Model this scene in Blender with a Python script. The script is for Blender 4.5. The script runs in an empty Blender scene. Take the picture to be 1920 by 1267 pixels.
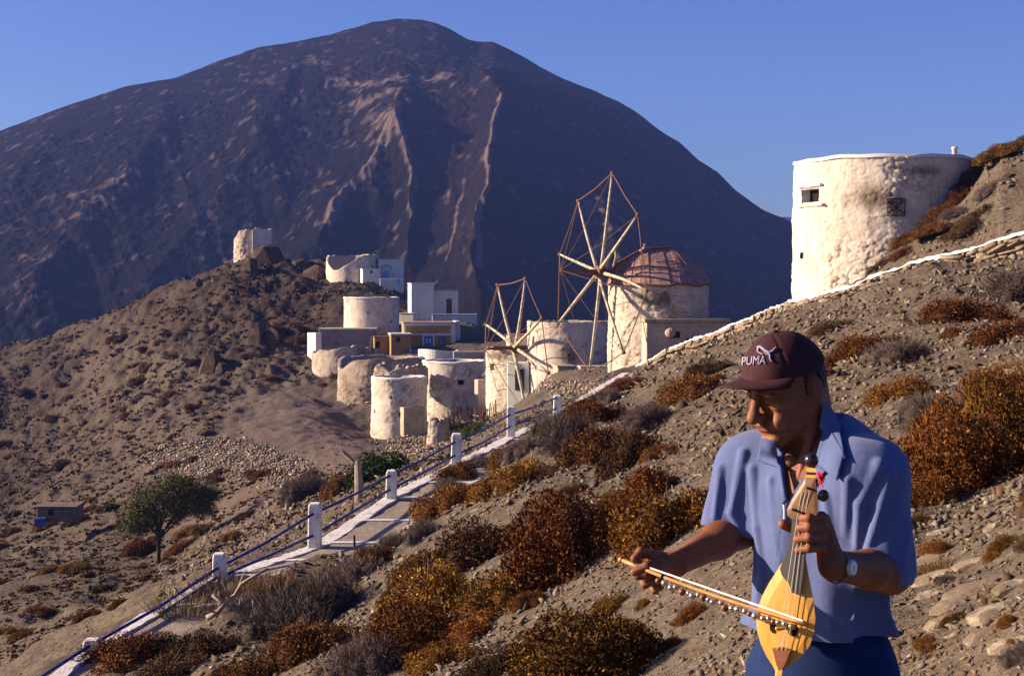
import bpy, math, random
import numpy as np
from mathutils import Vector, Matrix
random.seed(7); RNG = np.random.default_rng(7)
S = bpy.context.scene
C = S.collection
# ------------------------------------------------------------------ camera
F = 2667.0                                  # focal length in photo pixels (50 mm on 36 mm film)
HOR = 540.0                                 # row of the horizon in the photo
cam = bpy.data.cameras.new('camera'); camo = bpy.data.objects.new('camera', cam); C.objects.link(camo)
cam.lens = 50; cam.sensor_width = 36; cam.shift_y = -(633.5 - HOR) / 1920
camo.location = (0, 0, 0); camo.rotation_euler = (math.radians(90), 0, 0)
cam.clip_start = 0.1; cam.clip_end = 8000
S.camera = camo
# ------------------------------------------------------------------ light
SUN_EL = 20.0
SUN_AZ = -85.0                              # degrees from the view axis (+Y), negative = left
sd = Vector((math.sin(math.radians(SUN_AZ)) * math.cos(math.radians(SUN_EL)),
             math.cos(math.radians(SUN_AZ)) * math.cos(math.radians(SUN_EL)), math.sin(math.radians(SUN_EL))))
sun = bpy.data.lights.new('sun', 'SUN'); suno = bpy.data.objects.new('sun', sun); C.objects.link(suno)
sun.energy = 5.0; sun.angle = math.radians(0.5); sun.color = (1.0, 0.76, 0.52)
suno.rotation_euler = sd.to_track_quat('Z', 'Y').to_euler()
w = bpy.data.worlds.new('World'); S.world = w; w.use_nodes = True
nt = w.node_tree; bg = nt.nodes['Background']
sky = nt.nodes.new('ShaderNodeTexSky'); sky.sky_type = 'NISHITA'; sky.sun_disc = False
sky.sun_elevation = math.radians(SUN_EL); sky.sun_rotation = math.radians(SUN_AZ)
sky.air_density = 1.0; sky.dust_density = 1.4; sky.ozone_density = 6.0; sky.altitude = 300
hs = nt.nodes.new('ShaderNodeHueSaturation'); hs.inputs['Saturation'].default_value = 1.12; hs.inputs['Hue'].default_value = 0.522
nt.links.new(sky.outputs[0], hs.inputs['Color']); nt.links.new(hs.outputs[0], bg.inputs[0])
bg.inputs[1].default_value = 0.05
S.view_settings.view_transform = 'Standard'; S.view_settings.look = 'None'
S.view_settings.exposure = 1.52; S.view_settings.gamma = 1; S.view_settings.use_curve_mapping = False
S.render.engine = 'CYCLES'

# ------------------------------------------------------------------ helpers
def W(px, py, Y):
    return ((px - 960.0) / F * Y, Y, (HOR - py) / F * Y)
def frac(a): return a - np.floor(a)
def hsh(ix, iy, iz=0.0, s=0.0):
    return frac(np.sin(ix * 127.1 + iy * 311.7 + iz * 74.7 + s * 19.19) * 43758.5453)
def vnoise(x, y, z=None, s=0.0):
    if z is None:
        ix, iy = np.floor(x), np.floor(y); fx, fy = x - ix, y - iy
        fx = fx * fx * (3 - 2 * fx); fy = fy * fy * (3 - 2 * fy)
        a = hsh(ix, iy, 0, s) * (1 - fx) + hsh(ix + 1, iy, 0, s) * fx
        b = hsh(ix, iy + 1, 0, s) * (1 - fx) + hsh(ix + 1, iy + 1, 0, s) * fx
        return a * (1 - fy) + b * fy
    iz = np.floor(z); fz = z - iz; fz = fz * fz * (3 - 2 * fz)
    return vnoise2(x, y, iz, s) * (1 - fz) + vnoise2(x, y, iz + 1, s) * fz
def vnoise2(x, y, iz, s):
    ix, iy = np.floor(x), np.floor(y); fx, fy = x - ix, y - iy
    fx = fx * fx * (3 - 2 * fx); fy = fy * fy * (3 - 2 * fy)
    a = hsh(ix, iy, iz, s) * (1 - fx) + hsh(ix + 1, iy, iz, s) * fx
    b = hsh(ix, iy + 1, iz, s) * (1 - fx) + hsh(ix + 1, iy + 1, iz, s) * fx
    return a * (1 - fy) + b * fy
def fbm(x, y, o=4, s=0.0):
    r = 0; a = .5
    for i in range(o):
        r = r + a * (vnoise(x, y, None, s + i) - .5) * 2; x = x * 2.03 + 3.1; y = y * 2.03 + 1.7; a *= .5
    return r
def worley(x, y, s=0.0):
    ix, iy = np.floor(x), np.floor(y)
    f1 = np.full(np.shape(x), 9.0); f2 = f1.copy(); idv = np.zeros(np.shape(x))
    for i in (-1, 0, 1):
        for j in (-1, 0, 1):
            cx = ix + i; cy = iy + j
            px = cx + hsh(cx, cy, 1, s); py = cy + hsh(cx, cy, 2, s)
            d = np.hypot(px - x, py - y); c = hsh(cx, cy, 3, s)
            nf = d < f1
            f2 = np.where(nf, f1, np.minimum(f2, d)); idv = np.where(nf, c, idv); f1 = np.where(nf, d, f1)
    return f1, f2, idv

def props(o, label=None, cat=None, group=None, kind=None):
    if label: o['label'] = label
    if cat: o['category'] = cat
    if group: o['group'] = group
    if kind: o['kind'] = kind
    return o
def thing(name, label, cat, loc=(0, 0, 0), rz=0.0, group=None, kind=None):
    o = bpy.data.objects.new(name, None); C.objects.link(o)
    o.location = loc; o.rotation_euler = (0, 0, rz); o.empty_display_size = .2
    return props(o, label, cat, group, kind)
def fastmesh(name, V, Fa, mats=None, smooth=False, cols=None, midx=None):
    """V (n,3) array, Fa (m,k) array of equal-sized faces"""
    V = np.ascontiguousarray(V, dtype=np.float32); Fa = np.ascontiguousarray(Fa, dtype=np.int32)
    me = bpy.data.meshes.new(name)
    n, k = Fa.shape
    me.vertices.add(len(V)); me.vertices.foreach_set('co', V.ravel())
    me.loops.add(n * k); me.loops.foreach_set('vertex_index', Fa.ravel())
    me.polygons.add(n); me.polygons.foreach_set('loop_start', np.arange(0, n * k, k, dtype=np.int32))
    if smooth: me.polygons.foreach_set('use_smooth', np.ones(n, dtype=bool))
    if mats is not None:
        for m in (mats if isinstance(mats, (list, tuple)) else [mats]): me.materials.append(m)
    if midx is not None: me.polygons.foreach_set('material_index', np.ascontiguousarray(midx, dtype=np.int32))
    me.update(calc_edges=True)
    if cols is not None:
        a = me.color_attributes.new('Col', 'FLOAT_COLOR', 'POINT')
        c = np.ones((len(V), 4), dtype=np.float32); c[:, :cols.shape[1]] = cols
        a.data.foreach_set('color', c.ravel())
    return me
def link(name, me, parent=None, loc=None):
    o = bpy.data.objects.new(name, me); C.objects.link(o)
    if parent is not None: o.parent = parent
    if loc is not None: o.location = loc
    return o
class MB:
    """collects shapes and builds ONE mesh object"""
    def __init__(s): s.v = []; s.f = []
    def add(s, V, Fs):
        b = len(s.v); s.v += [tuple(map(float, p)) for p in V]; s.f += [tuple(int(i) + b for i in f) for f in Fs]; return s
    def box(s, x0, x1, y0, y1, z0, z1, M=None, jit=0):
        V = [(x, y, z) for z in (z0, z1) for y in (y0, y1) for x in (x0, x1)]
        if jit: V = [tuple(c + random.uniform(-jit, jit) for c in p) for p in V]
        if M is not None: V = [tuple(M @ Vector(p)) for p in V]
        return s.add(V, [(0, 2, 3, 1), (4, 5, 7, 6), (0, 1, 5, 4), (2, 6, 7, 3), (0, 4, 6, 2), (1, 3, 7, 5)])
    def tube(s, pts, rad, n=8, cap=True):
        pts = [Vector(p) for p in pts]; N = len(pts)
        rad = rad if isinstance(rad, (list, tuple)) else [rad] * N
        V = []; Fs = []; up = None
        for i, p in enumerate(pts):
            t = (pts[min(i + 1, N - 1)] - pts[max(i - 1, 0)]).normalized()
            if up is None: up = Vector((0, 0, 1)) if abs(t.z) < .9 else Vector((1, 0, 0))
            a = t.cross(up).normalized(); b = a.cross(t).normalized(); up = b
            for k in range(n):
                th = 2 * math.pi * k / n
                V.append(p + (a * math.cos(th) + b * math.sin(th)) * rad[i])
        for i in range(N - 1):
            for k in range(n):
                k2 = (k + 1) % n
                Fs.append((i * n + k, i * n + k2, (i + 1) * n + k2, (i + 1) * n + k))
        if cap: Fs.append(tuple(range(n))[::-1]); Fs.append(tuple((N - 1) * n + k for k in range(n)))
        return s.add(V, Fs)
    def ball(s, c, r, nu=12, nv=8, sc=(1, 1, 1)):
        V = []; Fs = []
        for j in range(nv + 1):
            ph = math.pi * j / nv
            for i in range(nu):
                th = 2 * math.pi * i / nu
                V.append((c[0] + r * sc[0] * math.sin(ph) * math.cos(th), c[1] + r * sc[1] * math.sin(ph) * math.sin(th), c[2] + r * sc[2] * math.cos(ph)))
        for j in range(nv):
            for i in range(nu):
                i2 = (i + 1) % nu; Fs.append((j * nu + i, (j + 1) * nu + i, (j + 1) * nu + i2, j * nu + i2))
        return s.add(V, Fs)
    def lathe(s, prof, n=24, c=(0, 0, 0)):
        V = []; Fs = []
        for r, z in prof:
            for i in range(n):
                th = 2 * math.pi * i / n; V.append((c[0] + r * math.cos(th), c[1] + r * math.sin(th), c[2] + z))
        for j in range(len(prof) - 1):
            for i in range(n):
                i2 = (i + 1) % n; Fs.append((j * n + i, j * n + i2, (j + 1) * n + i2, (j + 1) * n + i))
        return s.add(V, Fs)
    def build(s, name, m=None, parent=None, smooth=False, bevel=0):
        me = bpy.data.meshes.new(name); me.from_pydata(s.v, [], s.f); me.update()
        if m: me.materials.append(m)
        if smooth: me.polygons.foreach_set('use_smooth', [True] * len(me.polygons))
        o = link(name, me, parent)
        if bevel:
            b = o.modifiers.new('b', 'BEVEL'); b.width = bevel; b.segments = 2; b.limit_method = 'ANGLE'
        return o
def gridfaces(nr, nc):
    i = np.arange(nr - 1)[:, None] * nc + np.arange(nc - 1)[None, :]
    i = i.ravel(); return np.stack([i, i + 1, i + 1 + nc, i + nc], 1)

# ------------------------------------------------------------------ materials
def mat(name, col, rough=.85, spec=.25):
    m = bpy.data.materials.new(name); m.use_nodes = True
    b = m.node_tree.nodes['Principled BSDF']
    b.inputs['Base Color'].default_value = (*col, 1); b.inputs['Roughness'].default_value = rough
    b.inputs['Specular IOR Level'].default_value = spec
    return m
def nmix(nt, fac, a, b, typ='MIX'):
    n = nt.nodes.new('ShaderNodeMix'); n.data_type = 'RGBA'; n.blend_type = typ; n.clamp_factor = True
    for sk, v in ((n.inputs[0], fac), (n.inputs[6], a), (n.inputs[7], b)):
        if isinstance(v, (int, float)): sk.default_value = v
        elif isinstance(v, tuple): sk.default_value = (*v, 1)
        else: nt.links.new(v, sk)
    return n.outputs[2]
def ntex(nt, scale, detail=5, rough=.6, co=None, dist=0.0, w=None):
    n = nt.nodes.new('ShaderNodeTexNoise'); n.inputs['Scale'].default_value = scale
    n.inputs['Detail'].default_value = detail; n.inputs['Roughness'].default_value = rough; n.inputs['Distortion'].default_value = dist
    if co is not None: nt.links.new(co, n.inputs['Vector'])
    return n
def nramp(nt, src, lo, hi):
    n = nt.nodes.new('ShaderNodeMapRange'); n.inputs[1].default_value = lo; n.inputs[2].default_value = hi; n.clamp = True
    nt.links.new(src, n.inputs[0]); return n.outputs[0]
def npos(nt, scale=None, obj=True):
    tc = nt.nodes.new('ShaderNodeTexCoord'); g = tc.outputs['Object' if obj else 'Generated']
    if scale is None: return g
    m = nt.nodes.new('ShaderNodeMapping'); m.inputs['Scale'].default_value = scale; nt.links.new(g, m.inputs[0]); return m.outputs[0]
def ngeo(nt):
    return nt.nodes.new('ShaderNodeNewGeometry').outputs['Position']
def nbump(nt, h, strength, dist, prev=None):
    b = nt.nodes.new('ShaderNodeBump'); b.inputs['Strength'].default_value = strength; b.inputs['Distance'].default_value = dist
    nt.links.new(h, b.inputs['Height'])
    if prev is not None: nt.links.new(prev, b.inputs['Normal'])
    return b.outputs[0]
def noisy(name, c1, c2, scale=3, lo=.35, hi=.65, c3=None, s3=12, rough=.85, bs=20, bstr=.4, bdist=.02, spec=.2, geo=False, detail=6):
    m = mat(name, c1, rough, spec); nt = m.node_tree; b = nt.nodes['Principled BSDF']
    co = ngeo(nt) if geo else npos(nt)
    n = ntex(nt, scale, detail, .6, co); c = nmix(nt, nramp(nt, n.outputs[0], lo, hi), c1, c2)
    if c3: n3 = ntex(nt, s3, detail, .65, co); c = nmix(nt, nramp(nt, n3.outputs[0], .52, .66), c, c3)
    nt.links.new(c, b.inputs['Base Color'])
    if bstr: nb = ntex(nt, bs, 6, .7, co); nt.links.new(nbump(nt, nb.outputs[0], bstr, bdist), b.inputs['Normal'])
    return m
# ------------------------------------------------------------------ terrain heights
# control points: column, row and distance, from which the real heights follow
CP = """
80 1267 20;200 1267 19.5;400 1267 17;600 1267 14;800 1267 12;1000 1267 10;1200 1267 8;1400 1267 6.5;1750 1267 5;1920 1267 4.3;2300 1267 3.8
173 1222 21;412 1085 24;590 1030 26.5;733 937 29.5;855 872 33;958 822 37;1045 778 42;1115 735 50
260 1165 22.4;310 1190 21.6;470 1120 23;680 1032 26.3;800 950 29.3;900 886 33
1750 1100 7;1750 950 9;1750 800 13;1750 650 22;1750 560 34;1750 515 40
1920 1000 7;1920 850 10;1920 700 16;1920 575 30;1920 500 37
1490 1267 6;1560 900 11.5;1560 760 19;1560 650 30;1560 592 42;1490 590 45
1400 1100 8.5;1400 950 12;1400 800 19;1400 700 30;1400 650 40;1400 625 50
1200 1100 11;1200 950 15.5;1200 850 22;1200 780 30;1200 720 42;1200 690 58;1290 665 54
1000 1100 14;1000 950 20;1000 870 26;1000 830 31.5
800 1100 17;800 1000 22;600 1150 19;600 1070 23.5;400 1170 20.5
0 1320 26;0 1200 40;0 1120 55;0 1050 75;0 960 100;0 830 150;0 665 190;0 700 235
-500 1500 30;-500 1250 60;-500 1100 100;-500 950 150;-500 800 200;-500 820 240
150 1190 31;150 1130 45;150 1060 62;150 960 85;150 800 135;150 700 162;150 605 190
300 1090 40;300 1057 60;300 900 85;300 750 125;300 650 152;300 545 182
412 1030 45;412 960 65;412 850 90;412 720 125;412 600 155;450 485 183
600 950 45;600 880 65;600 830 85;600 765 108;600 705 128;600 610 145;600 540 165;570 485 183;640 480 184
520 1010 36;700 905 42;733 880 52;733 850 70;733 830 95;700 828 100
640 752 116;690 752 115;560 700 127;645 628 139;700 628 139;620 535 163;700 535 163;750 535 163
790 845 80;855 840 60;855 815 85;800 795 104;900 790 104
958 792 58;958 775 80;945 768 96;1000 765 96
1045 745 54;1045 715 72;1040 700 88;1100 700 88;990 690 108;860 675 125;770 675 126;900 620 140;860 600 150;780 600 150
1140 708 73;1200 700 74;1240 695 75;1330 680 75;1420 660 75;1500 650 80
1300 660 85;1140 700 95;1300 700 130;1000 640 145;1100 660 150;900 640 165;750 560 175
1600 562 54;1700 545 54;1800 525 54;1920 500 55;2300 400 54
1569 560 45.8;1635 540 44.3;1698 520 43.3;1740 512 42.7;1815 503 41.7;1875 496 40.7;1920 488 40.2;2100 400 39.5;2100 540 30;2300 330 40;1700 575 34;1800 560 32;1700 605 28;1920 600 25
1560 620 70;1700 600 75;1920 560 80;2300 500 80
1560 700 110;1920 700 110;1560 800 200;1920 800 200;2300 800 200
600 560 200;400 600 215;200 720 230;600 700 240;800 650 200;1000 760 190;1200 800 190;1000 850 240;1300 850 240
0 800 260;400 760 260;800 850 260;1300 850 260;1900 850 260;2400 850 260;-500 900 260
"""
cps = np.array([[float(t) for t in p.split()] for l in CP.strip().splitlines() for p in l.split(';') if p.strip()])
zc = (HOR - cps[:, 1]) / F * cps[:, 2]
# below and beside the frame the slope simply goes on under the camera
ext = []
for px, k in ((-500, 0), (0, 0), (480, 0), (960, 0), (1440, 0), (1920, 0), (2420, 0)):
    for Y in (1.2, 2.0, 3.3):
        x = (px - 960) / F * Y; ext.append((px, Y, -1.76 + .36 * (x - .75) - .03 * (Y - 3.3)))
for px, Y, z in ((-500, 8, -4.2), (0, 8, -3.1), (400, 8, -2.9), (700, 7, -2.45), (1000, 6, -2.15), (-500, 15, -6.5), (0, 14, -4.8), (2420, 8, -.1), (2420, 16, 1.5), (2420, 30, 3.5)):
    ext.append((px, Y, z))
ext = np.array(ext)
TX = np.concatenate([cps[:, 0], ext[:, 0]]) / 300.0
TY = np.log(np.concatenate([cps[:, 2], ext[:, 1]])) * 2.6
TZ = np.concatenate([zc, ext[:, 2]])
def tpsk(r2): return np.where(r2 > 1e-12, r2 * np.log(np.maximum(r2, 1e-12)), 0) * .5
NT = len(TX)
K = tpsk((TX[:, None] - TX[None]) ** 2 + (TY[:, None] - TY[None]) ** 2) + np.eye(NT) * .03
Pm = np.stack([np.ones(NT), TX, TY], 1)
A_ = np.block([[K, Pm], [Pm.T, np.zeros((3, 3))]])
sol = np.linalg.solve(A_, np.concatenate([TZ, np.zeros(3)]))
def tps(px, Y):
    px = np.asarray(px, float); sh = px.shape
    a = (px / 300.0).ravel(); b = (np.log(np.maximum(Y, 1.0)) * 2.6).ravel()
    out = sol[NT] + sol[NT + 1] * a + sol[NT + 2] * b
    for i in range(NT): out += sol[i] * tpsk((a - TX[i]) ** 2 + (b - TY[i]) ** 2)
    return out.reshape(sh)
# the stepped path: left edge points (where the posts stand)
PATH = np.array([W(*p) for p in ((-60, 1360, 18.6), (80, 1290, 19.8), (173, 1222, 21), (290, 1150, 22.5), (412, 1085, 24), (500, 1060, 25.2), (590, 1030, 26.5), (660, 985, 28), (733, 937, 29.5), (795, 903, 31.2), (855, 872, 33), (910, 846, 35), (958, 822, 37), (1045, 778, 42), (1115, 735, 50), (1175, 700, 58))])
PW = 1.25
def dseg(x, y, A, B):
    dx, dy = B[0] - A[0], B[1] - A[1]
    t = np.clip(((x - A[0]) * dx + (y - A[1]) * dy) / (dx * dx + dy * dy), 0, 1)
    return np.hypot(x - A[0] - t * dx, y - A[1] - t * dy), t
def pathd(x, y):
    d = np.full(np.shape(x), 99.0); z = np.zeros(np.shape(x))
    for i in range(len(PATH) - 1):
        A = PATH[i] + (PW / 2, 0, 0); B = PATH[i + 1] + (PW / 2, 0, 0)
        q, t = dseg(x, y, A, B); m = q < d
        d = np.where(m, q, d); z = np.where(m, A[2] + t * (B[2] - A[2]), z)
    return d, z
def blob(px, py, cx, cy, rx, ry, soft=.35):
    d = np.hypot((px - cx) / rx, (py - cy) / ry); return np.clip((1 + soft - d) / (2 * soft), 0, 1)
KN = np.array([(1560, 550), (1600, 531), (1620, 520), (1640, 502), (1670, 482), (1700, 462), (1740, 430), (1770, 408), (1800, 380), (1830, 340), (1860, 300), (1880, 280), (1900, 280), (1920, 274), (2050, 215), (2480, 130)], float)
def ground(x, y):
    x = np.asarray(x, float); y = np.asarray(y, float)
    Y = np.maximum(y, .8); px = 960 + x / Y * F
    z = tps(np.clip(px, -560, 2480), Y)
    # the knoll rising behind the retaining wall, in front of the big tower
    yw = np.interp(px, [1200, 1440, 1490, 1569, 1635, 1698, 1740, 1815, 1875, 1920, 2050, 2480], [61, 51, 48.6, 45.8, 44.3, 43.3, 42.7, 41.7, 40.7, 40.1, 39.3, 38])
    yc = yw + np.interp(px, [1560, 1640, 1740, 1860, 2480], [2.0, 2.4, 4.0, 8, 11])
    pc = np.interp(px, KN[:, 0], KN[:, 1]); zc_ = (HOR - pc) / F * yc
    t = np.clip((Y - yw) / (yc - yw), 0, 1); tb = np.clip((Y - yc) / 16, 0, 1)
    zk = zc_ * np.sin(t * math.pi / 2) ** .9 + (1 - np.sin(t * math.pi / 2) ** .9) * z
    on = np.clip((px - 1575) / 25, 0, 1)
    zk = zk * (1 - tb ** 1.4) + z * tb ** 1.4
    z = z * (1 - on) + np.where(Y > yw, np.maximum(zk, z), z) * on
    far = np.clip((Y - 6) / 60, 0, 1)
    amp = .05 + .55 * far
    z = z + amp * fbm(x * .22, y * .16, 4, 1) * np.clip((Y - 5) / 10, .3, 1)
    # rocky relief, strongest on the spur at the left
    spur = np.clip((Y - 85) / 40, 0, 1) * np.clip((760 - px) / 200, 0, 1)
    spur = spur * (1 - .85 * blob(px, HOR - z / Y * F, 560, 780, 130, 70))
    r = 1 - np.abs(fbm(x * .14 + y * .03, y * .10, 5, 9)) * 2
    z = z + spur * (r - .6) * .9 + spur * .5 * fbm(x * .5, y * .3, 3, 4) + spur * .34 * (1 - 2.6 * np.abs(fbm(x * 1.1 + y * .3, y * .7, 4, 4)))
    z = z + .05 * (1 - 3 * np.abs(fbm(x * .75, y * .5, 3, 15))) * np.clip(Y / 10, .5, 2.5) * np.clip((70 - Y) / 20, 0, 1) + .035 * fbm(x * 1.7, y * 1.3, 3, 5) * np.clip(Y / 12, .6, 4)
    d, pz = pathd(x, y)
    k = np.clip(1 - (d - .75) / .9, 0, 1)
    z = z * (1 - k) + (pz - .06) * k
    # bank on the uphill side of the path
    off = x - np.interp(y, PATH[:, 1], PATH[:, 0]) - PW
    hb = np.interp(y, [22.8, 23.8, 25.2, 26.0, 29.8, 31.5, 45, 60], [.40, .36, .10, .0, .0, .50, .45, .1])
    return z + hb * np.exp(-((off - .62) / .42) ** 2) * (off > -.35) * np.clip((off + .35) / .3, 0, 1) * (y > 18) * (y < 62)
def g1(x, y): return float(ground(np.array([x]), np.array([y]))[0])
def gp(px, Y):                      # ground point in column px at distance Y
    x = (px - 960) / F * Y; return Vector((x, Y, g1(x, Y)))

GZ = None
def lookup(x, y):                   # heights read back from the finished ground mesh
    x = np.asarray(x, float); y = np.asarray(y, float)
    fx = np.clip((960 + x / y * F - pxs[0]) / (pxs[-1] - pxs[0]) * (nc - 1), 0, nc - 1.001); fy = np.clip(np.interp(np.log(y), ly, np.arange(nr)), 0, nr - 1.001)
    i = fx.astype(int); j = fy.astype(int); a = fx - i; b_ = fy - j
    return (GZ[j, i] * (1 - a) + GZ[j, i + 1] * a) * (1 - b_) + (GZ[j + 1, i] * (1 - a) + GZ[j + 1, i + 1] * a) * b_
# zones of ground colour: 0 gravel, R = bare pale earth, G = dark scrubby, B = pale rubble
nc, nr = 640, 760
pxs = np.linspace(-560, 2480, nc); ly = np.concatenate([np.linspace(math.log(1.0), math.log(95), 500), np.linspace(math.log(95), math.log(262), 261)[1:]])
Ys = np.exp(ly)[:, None] * np.ones(nc)[None]; PX = pxs[None] * np.ones(nr)[:, None]
X = (PX - 960) / F * Ys
Z = ground(X, Ys); GZ = Z; ground = lookup
V = np.stack([X, Ys, Z], -1).reshape(-1, 3)
PY = HOR - Z / Ys * F
nz = fbm(X * .3, Ys * .2, 4, 11) * .5
c = np.zeros((nr, nc, 3), np.float32)
bare = np.maximum(blob(PX, PY, 560, 780, 120, 55), blob(PX, PY, 640, 850, 90, 38)) * (Ys > 60)
bare = np.maximum(bare, blob(PX, PY, 480, 950, 150, 55) * .6 * (Ys > 45))
c[..., 0] = np.clip(bare + nz * .5 * (bare > 0), 0, 1)
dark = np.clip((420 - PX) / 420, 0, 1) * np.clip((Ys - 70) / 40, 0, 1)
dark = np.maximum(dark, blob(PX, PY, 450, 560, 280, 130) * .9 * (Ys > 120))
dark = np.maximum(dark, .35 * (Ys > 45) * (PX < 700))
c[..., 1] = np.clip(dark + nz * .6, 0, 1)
rub = np.maximum(blob(PX, PY, 400, 865, 120, 42), blob(PX, PY, 530, 880, 60, 30)) * (Ys > 60)
rub = np.maximum(rub, blob(PX, PY, 770, 835, 70, 36) * (Ys > 60))
rub = np.maximum(rub, blob(PX, PY, 1060, 730, 60, 16) * (Ys > 45))
c[..., 2] = np.clip(rub + nz * .7 * (rub > 0), 0, 1)

m = mat('ground_scree', (.3, .25, .2), .95, .1); nt = m.node_tree; b = nt.nodes['Principled BSDF']
gpos = ngeo(nt); at = nt.nodes.new('ShaderNodeAttribute'); at.attribute_name = 'Col'
sp = nt.nodes.new('ShaderNodeSeparateColor'); nt.links.new(at.outputs[0], sp.inputs[0])
n1 = ntex(nt, .35, 8, .65, gpos); n2 = ntex(nt, 7, 6, .75, gpos); n3 = ntex(nt, 1.7, 6, .7, gpos)
base = nmix(nt, nramp(nt, n1.outputs[0], .35, .65), (.142, .110, .082), (.080, .061, .046))
base = nmix(nt, nramp(nt, n2.outputs[0], .42, .62), base, (.205, .165, .128))
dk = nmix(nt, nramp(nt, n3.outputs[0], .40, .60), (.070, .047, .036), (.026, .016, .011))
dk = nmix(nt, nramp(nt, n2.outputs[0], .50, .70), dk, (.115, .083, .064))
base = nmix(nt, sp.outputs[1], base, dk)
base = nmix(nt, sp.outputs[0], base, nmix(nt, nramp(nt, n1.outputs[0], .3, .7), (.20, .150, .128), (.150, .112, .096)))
vr = nt.nodes.new('ShaderNodeTexVoronoi'); vr.inputs['Scale'].default_value = 2.6; nt.links.new(gpos, vr.inputs['Vector'])
rb = nmix(nt, nramp(nt, vr.outputs['Color'], .2, .9), (.085, .068, .058), (.26, .225, .19))
base = nmix(nt, sp.outputs[2], base, rb)
nt.links.new(base, b.inputs['Base Color'])
bp = nbump(nt, n3.outputs[0], .7, .25); bp = nbump(nt, n2.outputs[0], .8, .05, bp)
nt.links.new(bp, b.inputs['Normal'])
M_GROUND = m
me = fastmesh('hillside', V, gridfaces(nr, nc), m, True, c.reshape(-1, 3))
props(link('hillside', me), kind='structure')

# ------------------------------------------------------------------ the mountain
SKY = np.array([(-900, 520), (-500, 400), (-200, 310), (0, 246), (60, 222), (120, 200), (180, 180), (240, 161), (330, 146), (400, 118), (480, 90), (560, 77), (620, 65), (700, 41), (740, 36), (760, 35), (790, 37), (820, 45), (850, 58), (880, 75), (900, 79), (925, 79), (960, 95), (1020, 130), (1060, 150), (1090, 161), (1120, 173), (1160, 190), (1200, 215), (1240, 246), (1275, 268), (1310, 300), (1345, 322), (1380, 358), (1430, 392), (1465, 408), (1500, 425), (1600, 480), (1750, 530), (2000, 545), (2800, 550)], float)
mc, mr = 920, 470
mx = np.linspace(-380, 1720, mc); tt = np.linspace(0, 1.25, mr)
mx_ = mx[None] * np.ones(mr)[:, None]; T = tt[:, None] * np.ones(mc)[None]
pys = np.interp(mx, SKY[:, 0], SKY[:, 1])
kk = np.exp(-np.linspace(-2, 2, 9) ** 2); kk /= kk.sum()
pys = np.convolve(np.pad(pys, 4, 'edge'), kk, 'valid')
Yf = 300 + 40 * np.sin(mx / 260); Ysk = 880 - 120 * np.abs((mx - 760) / 900) ** 1.2
YY = Yf + (Ysk - Yf) * T
zs = (HOR - pys) / F * Ysk
zf = -55.0
prof = np.where(T <= 1, T ** 1.06, 1 - (T - 1) * 1.6)
Zm = zf + (zs - zf) * prof
XX = (mx_ - 960) / F * YY
pym = HOR - Zm / YY * F
def pold(px, py, pts):
    d = np.full(px.shape, 1e9); side = np.zeros(px.shape)
    for i in range(len(pts) - 1):
        A, B = pts[i], pts[i + 1]; dx, dy = B[0] - A[0], B[1] - A[1]
        t = np.clip(((px - A[0]) * dx + (py - A[1]) * dy) / (dx * dx + dy * dy), 0, 1)
        ex, ey = px - A[0] - t * dx, py - A[1] - t * dy; q = np.hypot(ex, ey); m_ = q < d
        d = np.where(m_, q, d); side = np.where(m_, np.sign(ex), side)
    return d, side
fade = np.clip((1 - T) / .22, 0, 1)
wob = 14 * fbm(mx_ / 60, pym / 60, 4, 3)
rid = [([(748, 215), (742, 275), (700, 340), (650, 400), (610, 470), (560, 560)], 15, 95),
       ([(742, 275), (765, 360), (775, 440), (760, 520)], 8, 34),
       ([(905, 205), (940, 262), (915, 350), (905, 440), (880, 560), (900, 640)], 22, 120),
       ([(985, 225), (1000, 250), (1090, 330), (1120, 420), (1150, 480), (1180, 600)], 12, 120),
       ([(1090, 165), (1220, 330), (1330, 500), (1380, 620)], 11, 110),
       ([(560, 80), (540, 180), (470, 300), (380, 430), (280, 560)], 9, 120),
       ([(330, 150), (300, 250), (210, 380), (60, 560)], 9, 120),
       ([(120, 210), (60, 320), (-60, 460)], 8, 110)]
dz = np.zeros_like(Zm)
for pts, amp, wid in rid:
    d, s = pold(mx_ + wob, pym + wob * .5, pts); dz += .75 * amp * np.maximum(0, 1 - d / wid) ** 1.4
u = mx_ / 90 + (pym - 300) / 260 * (mx_ - 760) / 400
r1 = 1 - np.abs(fbm(u, pym / 340, 5, 21)) * 2.2
r2 = fbm(XX / 14, YY / 22, 5, 31)
Zm = Zm + fade * (dz + 1.5 * (r1 - .5) + .9 * r2) + fade * (.75 * (1 - np.abs(fbm(XX / 7, YY / 12, 4, 43)) * 2.4) + 1.0 * fbm(XX / 2.4, YY / 4, 3, 47)) + .6 * fbm(XX / 8, YY / 8, 3, 41)
Vm = np.stack([XX, YY, Zm], -1).reshape(-1, 3)
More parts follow.
